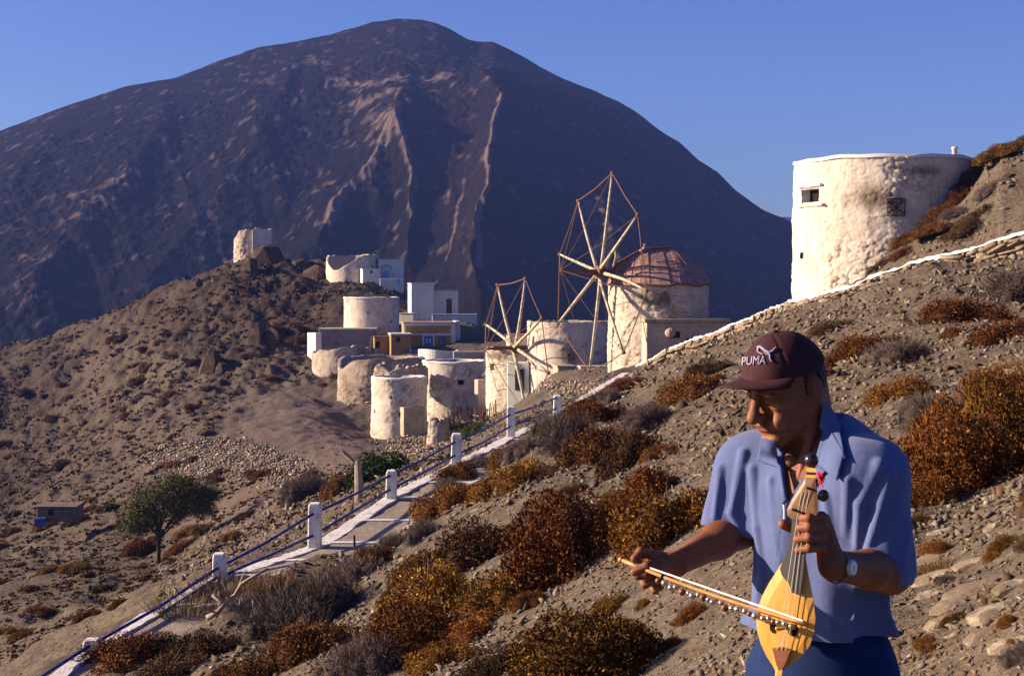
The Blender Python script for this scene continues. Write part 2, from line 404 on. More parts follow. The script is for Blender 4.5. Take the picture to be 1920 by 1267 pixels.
# colour masks: R = pale rock and scree plus painted ridge sunlight, G = sunlit flanks painted brown
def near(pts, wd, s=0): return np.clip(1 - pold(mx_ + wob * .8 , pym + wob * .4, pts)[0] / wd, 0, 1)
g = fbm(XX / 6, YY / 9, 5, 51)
rk_lit = np.maximum.reduce([near([(742, 280), (700, 345), (655, 405), (612, 470)], 13), near([(742, 280), (770, 360), (775, 440)], 12) * .8,
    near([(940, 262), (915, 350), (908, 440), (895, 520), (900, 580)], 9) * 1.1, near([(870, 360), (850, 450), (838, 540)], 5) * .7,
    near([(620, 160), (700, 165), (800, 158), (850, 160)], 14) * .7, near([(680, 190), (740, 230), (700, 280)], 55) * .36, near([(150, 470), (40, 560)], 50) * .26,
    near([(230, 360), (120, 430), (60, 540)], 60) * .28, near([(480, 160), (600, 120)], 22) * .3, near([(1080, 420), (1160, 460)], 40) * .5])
g2 = fbm(XX / 2.2, YY / 5, 3, 57); rk_lit = np.clip(rk_lit * 2.0 + g * 1.2 + g2 * 1.0 - .42, 0, 1)
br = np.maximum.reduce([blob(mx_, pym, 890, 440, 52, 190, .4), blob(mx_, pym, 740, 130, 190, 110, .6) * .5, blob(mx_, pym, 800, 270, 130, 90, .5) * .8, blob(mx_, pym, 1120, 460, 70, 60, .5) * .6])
cm = np.zeros((mr, mc, 3), np.float32); cm[..., 0] = rk_lit; cm[..., 1] = np.clip(br + g * .4, 0, 1) * (br > 0)
m = mat('mountain_scrub', (.1, .08, .08), .95, .05); nt = m.node_tree; b = nt.nodes['Principled BSDF']
gpos = ngeo(nt); at = nt.nodes.new('ShaderNodeAttribute'); at.attribute_name = 'Col'
sp = nt.nodes.new('ShaderNodeSeparateColor'); nt.links.new(at.outputs[0], sp.inputs[0])
n1 = ntex(nt, .02, 8, .65, gpos); n2 = ntex(nt, .25, 8, .75, gpos)
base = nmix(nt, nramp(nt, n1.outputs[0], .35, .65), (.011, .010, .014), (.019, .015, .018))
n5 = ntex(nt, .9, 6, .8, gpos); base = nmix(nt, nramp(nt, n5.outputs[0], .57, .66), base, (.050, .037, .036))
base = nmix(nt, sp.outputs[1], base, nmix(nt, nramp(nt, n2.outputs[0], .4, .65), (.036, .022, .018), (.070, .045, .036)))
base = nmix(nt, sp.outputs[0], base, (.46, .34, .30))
nt.links.new(base, b.inputs['Base Color'])
nt.links.new(nbump(nt, n5.outputs[0], .9, 1.2, nbump(nt, n2.outputs[0], .9, 3.5)), b.inputs['Normal'])
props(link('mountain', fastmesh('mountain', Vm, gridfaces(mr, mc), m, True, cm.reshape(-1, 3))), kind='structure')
# far hill beyond the right flank, and low land / sea level plain to the horizon
V = []; xs = np.linspace(900, 2600, 90)
rows = []
for j, (Y, h) in enumerate(((1300, 0), (1700, .6), (2000, 1), (2300, .5))):
    pyh = 402 + 60 * np.abs((xs - 1560) / 420) ** 1.5 + 6 * fbm(xs / 60, xs * 0 + j, 4, 3)
    z = -80 + ((HOR - np.minimum(pyh, 545)) / F * 2000 + 80) * h
    rows.append(np.stack([(xs - 960) / F * Y, np.full(90, float(Y)), z], 1))
props(link('distant_hill', fastmesh('distant_hill', np.concatenate(rows), gridfaces(4, 90), m, True)), kind='structure')
gm = noisy('low_ground', (.12, .10, .09), (.07, .06, .055), .02, bstr=0, geo=True)
V = [(-7000, -2000, -75), (7000, -2000, -75), (7000, 7000, -75), (-7000, 7000, -75)]
props(link('ground', fastmesh('ground', np.array(V), np.array([[0, 1, 2, 3]]), gm)), kind='structure')

# ------------------------------------------------------------------ haze
hz = bpy.data.materials.new('haze'); hz.use_nodes = True; nt = hz.node_tree; nt.nodes.clear()
ou = nt.nodes.new('ShaderNodeOutputMaterial'); pv = nt.nodes.new('ShaderNodeVolumePrincipled')
pv.inputs['Color'].default_value = (.20, .32, 1.0, 1); pv.inputs['Density'].default_value = .00020; pv.inputs['Anisotropy'].default_value = 0.0
nt.links.new(pv.outputs[0], ou.inputs['Volume'])
hb = MB().box(-620, 1300, -30, 2450, -77, 330)
props(hb.build('haze', hz), kind='stuff')
# ------------------------------------------------------------------ plaster, stone, wood
def plaster(name, c1, c2, stone, wear=(.55, .75), sc=1.2):
    """limewashed rubble: Col.r = recessed joints, Col.g = bare stone"""
    m = mat(name, c1, .9, .12); nt = m.node_tree; b = nt.nodes['Principled BSDF']
    co = ngeo(nt); at = nt.nodes.new('ShaderNodeAttribute'); at.attribute_name = 'Col'
    sp = nt.nodes.new('ShaderNodeSeparateColor'); nt.links.new(at.outputs[0], sp.inputs[0])
    n = ntex(nt, sc, 6, .65, co); n2 = ntex(nt, sc * 9, 6, .7, co)
    mp = nt.nodes.new('ShaderNodeMapping'); mp.inputs['Scale'].default_value = (1.6, 1.6, .16); nt.links.new(co, mp.inputs[0])
    n4 = ntex(nt, sc * 2.2, 5, .6, mp.outputs[0])
    c = nmix(nt, nramp(nt, n.outputs[0], .35, .65), c1, c2)
    c = nmix(nt, nramp(nt, n4.outputs[0], .56, .78), c, tuple(.62 * q + .02 for q in c2))
    c = nmix(nt, nramp(nt, n2.outputs[0], *wear), c, stone)
    c = nmix(nt, sp.outputs[1], c, nmix(nt, nramp(nt, n2.outputs[0], .4, .6), stone, tuple(.55 * q for q in stone)))
    nt.links.new(c, b.inputs['Base Color'])
    nt.links.new(nbump(nt, n2.outputs[0], .5, .04), b.inputs['Normal'])
    return m
M_LIME = plaster('limewash', (.66, .60, .53), (.50, .43, .37), (.24, .185, .14))
M_LIMEY = plaster('limewash_yellowed', (.64, .57, .48), (.49, .42, .35), (.23, .18, .14))
M_RUBW = plaster('rubble_wall', (.42, .36, .31), (.30, .25, .215), (.14, .108, .085), (.48, .66), 1.6)
M_WHITE = noisy('white_paint', (.74, .71, .68), (.62, .59, .57), 1.0, bs=12, bstr=.3, bdist=.02, geo=True)
M_GREENW = noisy('pale_green_paint', (.74, .78, .68), (.66, .69, .60), 1.0, bs=12, bstr=.3, geo=True)
M_CREAM = noisy('cream_plaster', (.54, .45, .31), (.40, .33, .24), 1.2, c3=(.28, .23, .17), s3=3, bs=12, geo=True)
M_GREYP = noisy('grey_plaster', (.33, .295, .28), (.25, .225, .22), .8, c3=(.18, .16, .155), s3=3, bs=10, geo=True)
M_OCHRE = noisy('ochre_plaster', (.42, .235, .075), (.34, .185, .06), 1.0, bs=12, geo=True)
M_OCHRE2 = noisy('brown_plaster', (.30, .165, .065), (.24, .135, .055), 1.0, bs=12, geo=True)
M_BLUE = noisy('blue_paint', (.03, .09, .30), (.02, .06, .22), 6, rough=.5, bs=30, bstr=.2, geo=True)
M_RAIL = noisy('rail_paint', (.02, .045, .30), (.014, .03, .18), 9, c3=(.07, .05, .05), s3=14, rough=.45, bs=60, bstr=.2)
M_LBLUE = mat('light_blue_paint', (.18, .36, .62), .6)
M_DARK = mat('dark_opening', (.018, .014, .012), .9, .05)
M_GLASS = mat('window_glass', (.03, .035, .045), .15, .5)
M_BROWN = noisy('brown_door', (.10, .06, .03), (.06, .035, .02), 8, bs=20)
M_CLAY = noisy('clay_edge', (.40, .21, .13), (.30, .17, .11), 3, geo=True)
M_IRON = mat('rusty_iron', (.03, .018, .014), .7)
M_PLANK = noisy('weathered_red_plank', (.44, .25, .21), (.27, .155, .135), 3, c3=(.52, .35, .30), s3=8, bs=25, bstr=.6, geo=True)
M_POLE = noisy('whitened_pole', (.62, .56, .44), (.42, .35, .26), 2, c3=(.22, .16, .11), s3=4, bs=20, geo=True)
M_ROPE = noisy('brown_pole', (.19, .10, .065), (.12, .065, .045), 3, bs=20, geo=True)
M_STONE = noisy('wall_stone', (.20, .155, .11), (.12, .092, .066), 1.5, c3=(.30, .255, .20), s3=9, bs=14, bstr=.6, bdist=.03, geo=True)
M_ROOF = noisy('earth_roof', (.22, .165, .125), (.15, .11, .085), 1.5, c3=(.10, .07, .055), s3=6, bs=10, geo=True)

def tower(name, label, px0, px1, pt, pb, Y, cat='tower', mats=M_LIME, stone=.32, amp=.05, bare=0.0, taper=.03, ruin=0.0, ztopfn=None, wins=(), sp=.10, group=None, roof=True, bareblob=None, bury=1.6, rim=True):
    cx = ((px0 + px1) / 2 - 960) / F * Y; r = (px1 - px0) / 2 / F * Y
    zt = (HOR - pt) / F * Y; zb = (HOR - pb) / F * Y - bury; h = zt - zb
    t = thing(name, label, cat, (cx, Y, zb), 0, group)
    nth = int(2 * math.pi * r / sp); nz_ = max(8, int(h / sp))
    th = np.linspace(0, 2 * math.pi, nth + 1)[None, :-1] + .5 * math.pi; k = np.linspace(0, 1, nz_ + 1)[:, None]
    TH = th + 0 * k; top = h + 0 * TH + (ztopfn(TH % (2 * math.pi)) if ztopfn is not None else 0)
    if ruin: top = top + ruin * (fbm(TH * 2.5, TH * 0 + r, 4, px0) + .3 * fbm(TH * 14, TH * 0, 2, px0))
    ZZ = k * top
    u = TH * r / stone; v = ZZ / (stone * .62)
    f1, f2, idv = worley(u, v, px0 * .01)
    edge = np.clip((f2 - f1) / .22, 0, 1); edge = edge ** .6
    lump = edge * (.4 + 1.0 * idv)
    g1_, g2_, gi_ = worley(u * 2.1 + 7, v * 2.0 + 3, px1 * .013); fine = np.clip((g2_ - g1_) / .3, 0, 1) * (.3 + .7 * gi_)
    big = fbm(TH * 2.2, ZZ * .5, 3, px1)
    patch = np.clip(.62 + 1.8 * fbm(TH * 1.7 + 3, ZZ * .45, 4, px0 + 5), 0, 1)      # render covers part of the stone
    R = r * (1 + taper * (1 - ZZ / h)) + (1.05 * amp * lump + .30 * amp * fine) * (.25 + .75 * patch) + .05 * big
    Xv = R * np.cos(TH); Yv = R * np.sin(TH)
    bm_ = np.clip(bare + 1.1 * fbm(TH * 2.6, ZZ * .8, 4, px0 + 9), 0, 1) * (bare > 0)
    if bareblob is not None:
        for (a, zc_, ra, rz_) in bareblob:
            da = (TH - math.radians(a) + math.pi) % (2 * math.pi) - math.pi
            bm_ = np.maximum(bm_, np.clip(1.3 - np.hypot(da / math.radians(ra), (ZZ / h - zc_) / rz_) + .7 * fbm(TH * 4, ZZ, 3, 3), 0, 1))
    col = np.stack([1 - edge, np.clip(bm_ + (1 - edge) * 1.0 * patch * (.55 + .45 * (idv > .3)) + .45 * (fine < .05) * patch + .5 * (idv > .86) * edge * patch, 0, 1), 0 * edge], -1)
    ok = np.ones((nz_, nth), bool)
    niches = []
    for wn in wins:
        wpx, wpy, ww, wh = wn[:4]
        ths = np.radians(np.linspace(-179, -1, 400)); pp = 960 + (cx + r * np.cos(ths)) / (Y + r * np.sin(ths)) * F
        a = ths[np.argmin(np.abs(pp - wpx))]; yy = Y + r * math.sin(a)
        zc_ = (HOR - wpy) / F * yy - zb; hw = ww / 2 / F * yy / max(.35, abs(math.sin(a))); hh = wh / 2 / F * yy
        thm = (TH[0] + math.pi / nth); zm = (ZZ[:-1, :1] + ZZ[1:, :1]) / 2
        dth = np.abs((thm - a + math.pi) % (2 * math.pi) - math.pi)
        ok &= ~((dth[None] * r < hw) & (np.abs(zm - zc_) < hh))
        niches.append((a, zc_, hw, hh, wn[4:]))
    i = np.arange(nz_)[:, None] * nth + np.arange(nth)[None]; j = np.arange(nz_)[:, None] * nth + (np.arange(nth)[None] + 1) % nth
    Fo = np.stack([i, j, j + nth, i + nth], -1)[ok]
    Vs = [np.stack([Xv, Yv, ZZ], -1).reshape(-1, 3)]; cs = [col.reshape(-1, 3)]
    # top ring and inner face
    n0 = (nz_ + 1) * nth; it = nz_ * nth
    ri = max(.05, r - .45); tp = ZZ[-1]
    for rr, dz_ in ((r + .02, .03), (ri, .02), (ri, -.7 if not ruin else -h * .6)):
        Vs.append(np.stack([rr * np.cos(TH[0]), rr * np.sin(TH[0]), np.maximum(tp + dz_, .1)], -1)); c3 = np.zeros((nth, 3)); c3[:, 1] = .5 if ruin else .1; cs.append(c3)
    idx = [it + np.arange(nth)] + [n0 + q * nth + np.arange(nth) for q in range(3)]
    for q in range(3):
        a_, b_ = idx[q], idx[q + 1]; Fo = np.concatenate([Fo, np.stack([a_, np.roll(a_, -1), np.roll(b_, -1), b_], -1)])
    me = fastmesh('wall', np.concatenate(Vs), Fo, mats, False, np.concatenate(cs))
    link('wall', me, t)
    if roof:
        MB().lathe([(r - .44, 0), (0.01, .12)], 28, (0, 0, h - .35)).build('roof', M_ROOF, t)
    if rim:
        # a thin whitewashed kerb round the top
        prof = [(r - .40, 0), (r - .40, .10), (r + .05, .09), (r + .07, -.03)]
        mbr = MB(); n = 72
        Vr = [(pr * math.cos(a2) * (1 + .006 * math.sin(a2 * 9 + pz * 50)), pr * math.sin(a2), pz + h + .02 + .02 * math.sin(a2 * 5) + .015 * math.sin(a2 * 13)) for pr, pz in prof for a2 in [2 * math.pi * q / n for q in range(n)]]
        mbr.add(Vr, [(jj * n + q, jj * n + (q + 1) % n, (jj + 1) * n + (q + 1) % n, (jj + 1) * n + q) for jj in range(3) for q in range(n)])
        mbr.build('coping', M_WHITE if mats is M_LIME else M_LIMEY, t, True)
    for (a, zc_, hw, hh, ex) in niches:
        Mx = Matrix.Translation((r * math.cos(a), r * math.sin(a), zc_)) @ Matrix.Rotation(a + math.pi / 2, 4, 'Z')
        kind = ex[0] if ex else 'hole'
        # the niche: four reveals and a dark back; local -y points out of the wall
        q = MB(); e = .05; d0, d1 = -.03, .38; a1, b1 = hw + e, hh + e
        for (x0, x1, z0, z1) in ((-a1 - .05, -hw + .03, -b1, b1), (hw - .03, a1 + .05, -b1, b1), (-hw + .03, hw - .03, hh - .03, b1), (-hw + .03, hw - .03, -b1, -hh + .03)):
            q.box(x0, x1, d0 + .06, d1, z0, z1, Mx)
        nm = 'window' if kind != 'hole' else 'opening'
        wo = q.build(nm, M_LIMEY if mats is not M_LIME else M_WHITE, t)
        MB().box(-a1, a1, d1 - .04, d1 + .03, -b1, b1, Mx).build('dark_recess', M_DARK, wo)
        if kind in ('framed', 'barred', 'rail'):
            f = MB(); s = .05
            f.box(-hw, -hw + s, .10, .16, -hh, hh, Mx); f.box(hw - s, hw, .10, .16, -hh, hh, Mx)
            f.box(-hw + s, hw - s, .10, .16, hh - s, hh, Mx); f.box(-hw + s, hw - s, .10, .16, -hh, -hh + s, Mx)
            f.build('frame', M_BROWN, wo)
            if kind == 'barred':
                for q_ in (-.33, 0, .33): MB().box(hw * q_ - .012, hw * q_ + .012, .11, .14, -hh + s, hh - s, Mx).build('bar', M_IRON, wo)
                for q_ in (-.4, .1, .5): MB().box(-hw + s, hw - s, .145, .16, hh * q_ - .012, hh * q_ + .012, Mx).build('bar', M_IRON, wo)
        if kind in ('framed', 'rail', 'sill'):
            MB().box(-a1 - .12, a1 + .12, -.08, .10, b1, b1 + .07, Mx, .012).build('lintel', M_WHITE, wo)
            MB().box(-a1 - .08, a1 + .22, -.09, .10, -b1 - .07, -b1, Mx, .012).build('sill', M_LIMEY, wo)
    return t, cx, r, h, zb

def local(px, py, Y): return (px - 960) / F * Y, (HOR - py) / F * Y
class House:
    """a flat-roofed block; local x runs along the front, local y goes back, z up"""
    def __init__(s, name, label, px0, px1, pt, pb, Y, depth, rot=10, cat='house', m=None, bury=1.5, group=None, cap=.10, capm=None, over=.06, sub=None):
        s.px0, s.Y, s.c = px0, Y, math.cos(math.radians(rot)); s.rot = rot
        x0, zt = local(px0, pt, Y); _, zb = local(px0, pb, Y); s.zb = zb - bury
        s.w = (px1 - px0) / F * Y / s.c; s.h = zt - s.zb; s.d = depth
        if sub is None: s.t = thing(name, label, cat, (x0, Y, s.zb), math.radians(rot), group)
        else:
            s.t = sub
        s.M = None
        if sub is not None:
            s.M = sub.matrix_basis.inverted() @ (Matrix.Translation((x0, Y, s.zb)) @ Matrix.Rotation(math.radians(rot), 4, 'Z'))
        nm = 'wall' if sub is None else 'annexe'
        q = MB(); n = max(2, int(s.w / .6)); random.seed(int(px0))
        q.box(0, s.w, 0, depth, 0, s.h, s.M)
        s.body = q.build(nm, m, s.t, bevel=.05)
        if cap: MB().box(-over, s.w + over, -over, depth + over, s.h + .003, s.h + cap, s.M, .015).build('roof', capm or M_WHITE, s.t, bevel=.02)
    def lx(s, px): return (px - s.px0) / F * s.Y / s.c
    def lz(s, py): return (HOR - py) / F * s.Y - s.zb
    def bx(s, name, px0, px1, py0, py1, m, y0=-.05, y1=.02, parent=None, bev=0):
        return MB().box(s.lx(px0), s.lx(px1), y0, y1, s.lz(py1), s.lz(py0), s.M).build(name, m, parent or s.t, bevel=bev)
    def window(s, px0, px1, py0, py1, frame=M_BLUE, panes=(2, 2), name='window', fr=1.6):
        wn = s.bx(name, px0, px1, py0, py1, frame, -.06, .02)
        nx, ny = panes; W_ = (px1 - px0 - fr * (nx + 1)) / nx; H_ = (py1 - py0 - fr * (ny + 1)) / ny
        for i in range(nx):
            for j in range(ny):
                a = px0 + fr + i * (W_ + fr); b_ = py0 + fr + j * (H_ + fr)
                s.bx('pane', a, a + W_, b_, b_ + H_, M_GLASS if name == 'window' else M_WHITE, -.068, -.061, wn)
        return wn

# ------------------------------------------------------------------ the nearest tower, upper right
tO, cxO, rO, hO, zbO = tower('windmill_tower', 'big whitewashed round mill tower cut off by the hillside at the upper right', 1493, 1818, 309, 600, 50.4, stone=.30, amp=.075, taper=.035, sp=.045,
    wins=((1519, 367, 22, 28, 'sill'), (1507, 480, 5, 12)), bareblob=((-110, .80, 15, .07), (-50, .40, 14, .09), (-80, .93, 20, .03)), bury=1.2, roof=True)
# iron grille on its wall
def on_tower(cx, r, Y, px, py, off=0.05):
    ths = np.radians(np.linspace(-179, -1, 800)); pp = 960 + (cx + r * np.cos(ths)) / (Y + r * np.sin(ths)) * F
    a = ths[np.argmin(np.abs(pp - px))]; yy = Y + r * math.sin(a)
    return Vector((cx + (r + off) * math.cos(a), Y + (r + off) * math.sin(a), (HOR - py) / F * yy)), a
p, a = on_tower(cxO, rO, 50.4, 1680, 389, .10)
gr = thing('iron_grille', 'small square scrollwork iron grille on the smooth side of the big tower', 'grille', p, a + math.pi / 2)
fr = MB(); H_ = .29
for x0, x1, z0, z1 in ((-H_, H_, H_ - .03, H_ + .01), (-H_, H_, -H_, -H_ + .03), (-H_, -H_ + .03, -H_ + .03, H_ - .03), (H_ - .03, H_, -H_ + .03, H_ - .03)): fr.box(x0, x1, -.02, .02, z0, z1)
fr.build('frame', M_IRON, gr)
for sx in (-1, 1):
    for sz in (-1, 1):
        pts = [(sx * (.14 + .10 * (1 - q / 22) * math.cos(q * .42)), 0, sz * (.14 + .10 * (1 - q / 22) * math.sin(q * .42))) for q in range(22)]
        MB().tube(pts, .021, 6).build('scroll', M_IRON, gr)
MB().tube([(-H_, -.012, 0), (H_, -.012, 0)], .013, 6).build('bar', M_IRON, gr); MB().tube([(0, .012, -H_ - .03), (0, .012, H_ + .05)], .013, 6).build('bar', M_IRON, gr)
MB().tube([(.10 * math.cos(q * .35), -.02, .10 * math.sin(q * .35)) for q in range(19)], .012, 6).build('ring', M_IRON, gr)
MB().box(-.05, .05, 0, .12, -.05, .05).build('bracket', M_IRON, gr)
x, z = local(1790, 313, 51.5)
ch = thing('chimney_post', 'short white round post standing on the rim of the big tower', 'post', (x, 51.5, z + .02))
MB().lathe([(.0001, .0), (.10, 0), (.095, .62), (.11, .63), (.11, .70), (.0001, .71)], 14).build('shaft', M_LIME, ch, True)

# ------------------------------------------------------------------ windmills with wheels
def wheel(parent, hub, A, B, R0, arm_r, front, seed):
    """arms, rim lines and stays; world coordinates turned into the mill's own"""
    random.seed(seed)
    inv = parent.matrix_basis.inverted(); L = lambda p: inv @ Vector(p)
    hub = Vector(hub); A = Vector(A); B = Vector(B); ax = Vector(front)
    back = hub - ax.normalized() * 3.0; tip = hub + ax
    MB().tube([L(back), L(hub), L(tip)], [.17, .17, .07], 10).build('axle', M_ROPE, parent)
    MB().tube([L(hub - ax.normalized() * .22), L(hub + ax.normalized() * .22)], .36, 12).build('hub', M_ROPE, parent)
    tips = []
    for i in range(8):
        th = i * math.pi / 4 + random.uniform(-.05, .05); k = R0[i] if isinstance(R0, (list, tuple)) else R0
        d = A * math.cos(th) + B * math.sin(th); e = hub + d * k
        perp = d.cross(ax).normalized(); bend = random.uniform(-.12, .12)
        pts = [hub + (e - hub) * q + perp * bend * math.sin(q * math.pi) + ax.normalized() * (.12 if i % 2 else -.05) for q in (0.03, .25, .5, .75, 1.0)]
        MB().tube([L(p_) for p_ in pts], [arm_r * 1.15, arm_r, arm_r * .95, arm_r * .8, arm_r * .65], 8).build('sail_arm', M_POLE, parent, True)
        MB().ball(L(pts[-1]), arm_r * 1.3, 8, 6).build('arm_cap', M_ROPE, parent)
        tips.append(pts[-1])
    for i in range(8):
        a_, b_ = tips[i], tips[(i + 1) % 8]; mid = (a_ + b_) / 2 + Vector((0, 0, -.10))
        MB().tube([L(a_), L(mid), L(b_)], arm_r * .36, 6).build('rim_rope', M_ROPE, parent)
        mid = (tip + tips[i]) / 2 + Vector((0, 0, -.15))
        MB().tube([L(tip), L(mid), L(tips[i])], arm_r * .2, 5).build('stay_rope', M_ROPE, parent)
    return tips
tN, cxN, rN, hN, zbN = tower('windmill', 'tall cream windmill with reddish plank roof and a large eight armed wheel', 1141, 1327, 534, 705, 75, cat='windmill', stone=.34, amp=.06, taper=.0, sp=.07, roof=False, rim=False,
    bareblob=((-100, .88, 22, .07),), mats=M_LIMEY, bury=1.0)
def PX3(hub, v, Y): return Vector((v[0], v[2], -v[1])) * (Y / F)
YH = 73.7; hubN = Vector(W(1125, 511, YH))
A = PX3(None, (22, -184, -26), YH); B = PX3(None, (75, 33, -168), YH)
axN = (A.cross(B)).normalized(); axN = axN if axN.x < 0 else -axN
wheel(tN, hubN, A, B, [1.0, .93, .95, .98, 1.0, 1.0, .97, .90], .085, axN * 2.3, 3)
# the plank roof of the mill
inv = tN.matrix_basis.inverted()
def W3(px, py, Y): return Vector(W(px, py, Y))
topl = [W3(1152, 500, 73.6), W3(1206, 470, 74.6), W3(1257, 468, 75.2)]
def lerp_poly(P, t):
    L_ = [(P[i + 1] - P[i]).length for i in range(len(P) - 1)]; T_ = sum(L_) * t
    for i, l in enumerate(L_):
        if T_ <= l or i == len(L_) - 1: return P[i].lerp(P[i + 1], T_ / l)
        T_ -= l
zroof = zbN + hN
def roofpt(t, side, k):
    # k 0 eave .. 1 ridge ; side -1 camera side, +1 far side
    a = math.radians(-168 + 160 * t) if side < 0 else math.radians(168 - 160 * t)
    e = Vector((cxN + (rN + .12) * math.cos(a), 75 + (rN + .12) * math.sin(a), zroof - .02))
    tt_ = min(1, t / .62); r_ = lerp_poly(topl, tt_)
    p_ = e.lerp(r_, k); out = Vector((math.cos(a), math.sin(a), .9)).normalized()
    return p_ + out * (.16 * math.sin(k * math.pi) * (.2 + 1.6 * t * t))
NPL = 15
for side in (-1, 1):
    for i in range(NPL):
        t0, t1 = i / NPL + .0014, (i + 1) / NPL - .0014
        q = MB(); V_ = []; lift = .03 + .022 * (i % 2); kend = 1.0
        for k in (0, .25, .5, .75, kend):
            for t_ in (t0, t1):
                p_ = roofpt(t_, side, k); c_ = Vector((cxN, 75, zroof - .6)); o_ = (p_ - c_).normalized()
                V_.append(inv @ (p_ + o_ * (lift + .04))); V_.append(inv @ (p_ + o_ * lift))
        Fs = []
        for j in range(4):
            b_ = j * 4; Fs += [(b_, b_ + 2, b_ + 6, b_ + 4), (b_ + 1, b_ + 5, b_ + 7, b_ + 3), (b_, b_ + 4, b_ + 5, b_ + 1), (b_ + 2, b_ + 3, b_ + 7, b_ + 6)]
        Fs += [(0, 1, 3, 2), (16, 18, 19, 17)]
        q.add(V_, Fs).build('plank', M_PLANK, tN)
q = MB(); V_ = [inv @ roofpt(t_, sd__, k) for sd__ in (-1, 1) for t_ in np.linspace(0, 1, 25) for k in (0, .25, .5, .75, 1.0)]
q.add(V_, [(b_ + i * 5 + j, b_ + i * 5 + j + 1, b_ + i * 5 + j + 6, b_ + i * 5 + j + 5) for b_ in (0, 125) for i in range(24) for j in range(4)]).build('roof_boarding', M_ROPE, tN)
for k, ta_, tb_ in ((.42, .12, .70), (.60, .45, .80)):
    MB().tube([inv @ (roofpt(t_, -1, k + .03 * math.sin(t_ * 9)) + Vector((0, -.10, .09))) for t_ in np.linspace(ta_, tb_, 7)], .028, 6).build('batten', M_ROPE, tN)
MB().tube([inv @ (p_ + Vector((0, 0, .08))) for p_ in topl], .09, 8).build('ridge_beam', M_ROPE, tN)
eave = [inv @ (roofpt(t_, -1, 0) + Vector((0, -.03, .02 + .05 * math.sin(t_ * 23)))) for t_ in np.linspace(0, 1, 22)]
MB().tube(eave, .06, 7).build('eave_band', M_ROPE, tN)
# open gable end towards the wheel
MB().add([inv @ roofpt(0, -1, 0), inv @ roofpt(0, -1, .5), inv @ topl[0], inv @ roofpt(0, 1, .5), inv @ roofpt(0, 1, 0)], [(0, 1, 2, 3, 4)]).build('gable_board', M_ROPE, tN)
for (a_, b_) in (((1150, 500, 73.2), (1152, 462, 73.0)), ((1200, 471, 74), (1208, 458, 73.6))):
    MB().tube([inv @ W3(*a_), inv @ ((W3(*a_) + W3(*b_)) / 2 + Vector((.1, 0, 0))), inv @ W3(*b_)], .06, 6).build('brake_pole', M_POLE, tN)
nx = House('', '', 1212, 1368, 604, 668, 71.5, 3.0, 7, m=M_RUBW, sub=tN, cap=.16, capm=M_CREAM, over=.12, bury=1.4)
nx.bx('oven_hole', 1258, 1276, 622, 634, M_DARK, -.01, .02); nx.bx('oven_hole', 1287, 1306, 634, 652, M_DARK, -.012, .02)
MB().ball((0, 0, 0), .28, 10, 8, (1, .7, .9)).build('plaster_lump', M_CREAM, tN).location = inv @ W3(1257, 624, 71.3)

tL, cxL, rL, hL, zbL = tower('windmill', 'smaller roofless windmill with a pale green front block and barred window', 912, 1034, 655, 772, 99, cat='windmill', stone=.36, amp=.06, taper=.0, sp=.09, mats=M_LIMEY, bareblob=((-140, .93, 30, .05),),
    wins=((923, 688, 9, 14), (1003, 703, 6, 8)), bury=1.0)
bl = House('', '', 951, 991, 678, 768, 96.2, 2.0, -12, m=M_GREENW, sub=tL, cap=0, bury=1.0)
wn = bl.window(966, 983, 692, 731, M_IRON, (2, 4), fr=1.3)
pt_ = House('', '', 958, 990, 630, 662, 98.5, 1.6, 12, m=M_LIME, sub=tL, cap=.12, capm=M_CLAY, bury=0)
YH = 96.6; hubL = Vector(W(965, 652, YH))
A = PX3(None, (20, -128, -42), YH); B = PX3(None, (60, 47, -113), YH)
axL = (A.cross(B)).normalized(); axL = axL if axL.x < 0 else -axL
wheel(tL, hubL, A, B, [1.0, .93, .97, .95, 1.0, 1.0, .95, .97], .11, axL * 2.2, 8)
invL = tL.matrix_basis.inverted()
MB().tube([invL @ W3(925, 652, 97), invL @ W3(1000, 653, 97.4)], .16, 8).build('beam', M_ROPE, tL)

# ------------------------------------------------------------------ the other towers
tower('ruined_tower', 'wide round whitewashed tower between the two windmills, roofless', 990, 1146, 603, 692, 97, stone=.4, amp=.05, sp=.10, taper=.01, ruin=.12, mats=M_LIME, wins=((1001, 641, 5, 22), (1067, 666, 6, 7), (1092, 650, 5, 5)), roof=False, rim=False, bareblob=((-95, .55, 14, .10),))
tower('ruined_tower', 'round mill tower with one small square window, left of the smaller windmill', 793, 913, 678, 792, 108, stone=.4, amp=.04, sp=.10, taper=.03, ruin=.05, mats=M_LIME, wins=((864, 717, 13, 11, 'framed'),))
tJ, cxJ, rJ, hJ, zbJ = tower('ruined_tower', 'lowest tower with a broken rubble top and a square cream annexe', 698, 800, 708, 826, 101, stone=.4, amp=.05, sp=.10, taper=.03, ruin=.10, mats=M_LIME, wins=((733, 748, 5, 5), (703, 772, 4, 8)))
tower('rubble_drum', 'broken rubble ring standing above the lowest tower', 704, 800, 689, 716, 104.5, cat='ruin', stone=.3, amp=.09, sp=.08, ruin=.5, mats=M_RUBW, bare=.35, roof=False, rim=False, bury=.2)
a1 = House('', '', 757, 795, 764, 818, 98.5, 1.7, 30, m=M_CREAM, sub=tJ, cap=0, bury=1.2)
a1_win = MB().box(-.07, .02, .55, .85, a1.lz(783), a1.lz(774), a1.M).build('window', M_DARK, tJ)
a2 = House('', '', 763, 795, 738, 768, 99.8, 1.6, 34, m=M_CREAM, sub=tJ, cap=0, bury=0)
def brk(TH):
    a_ = np.degrees(TH); d = np.abs((a_ - 205 + 180) % 360 - 180); return -1.0 * np.exp(-(d / 26) ** 2)
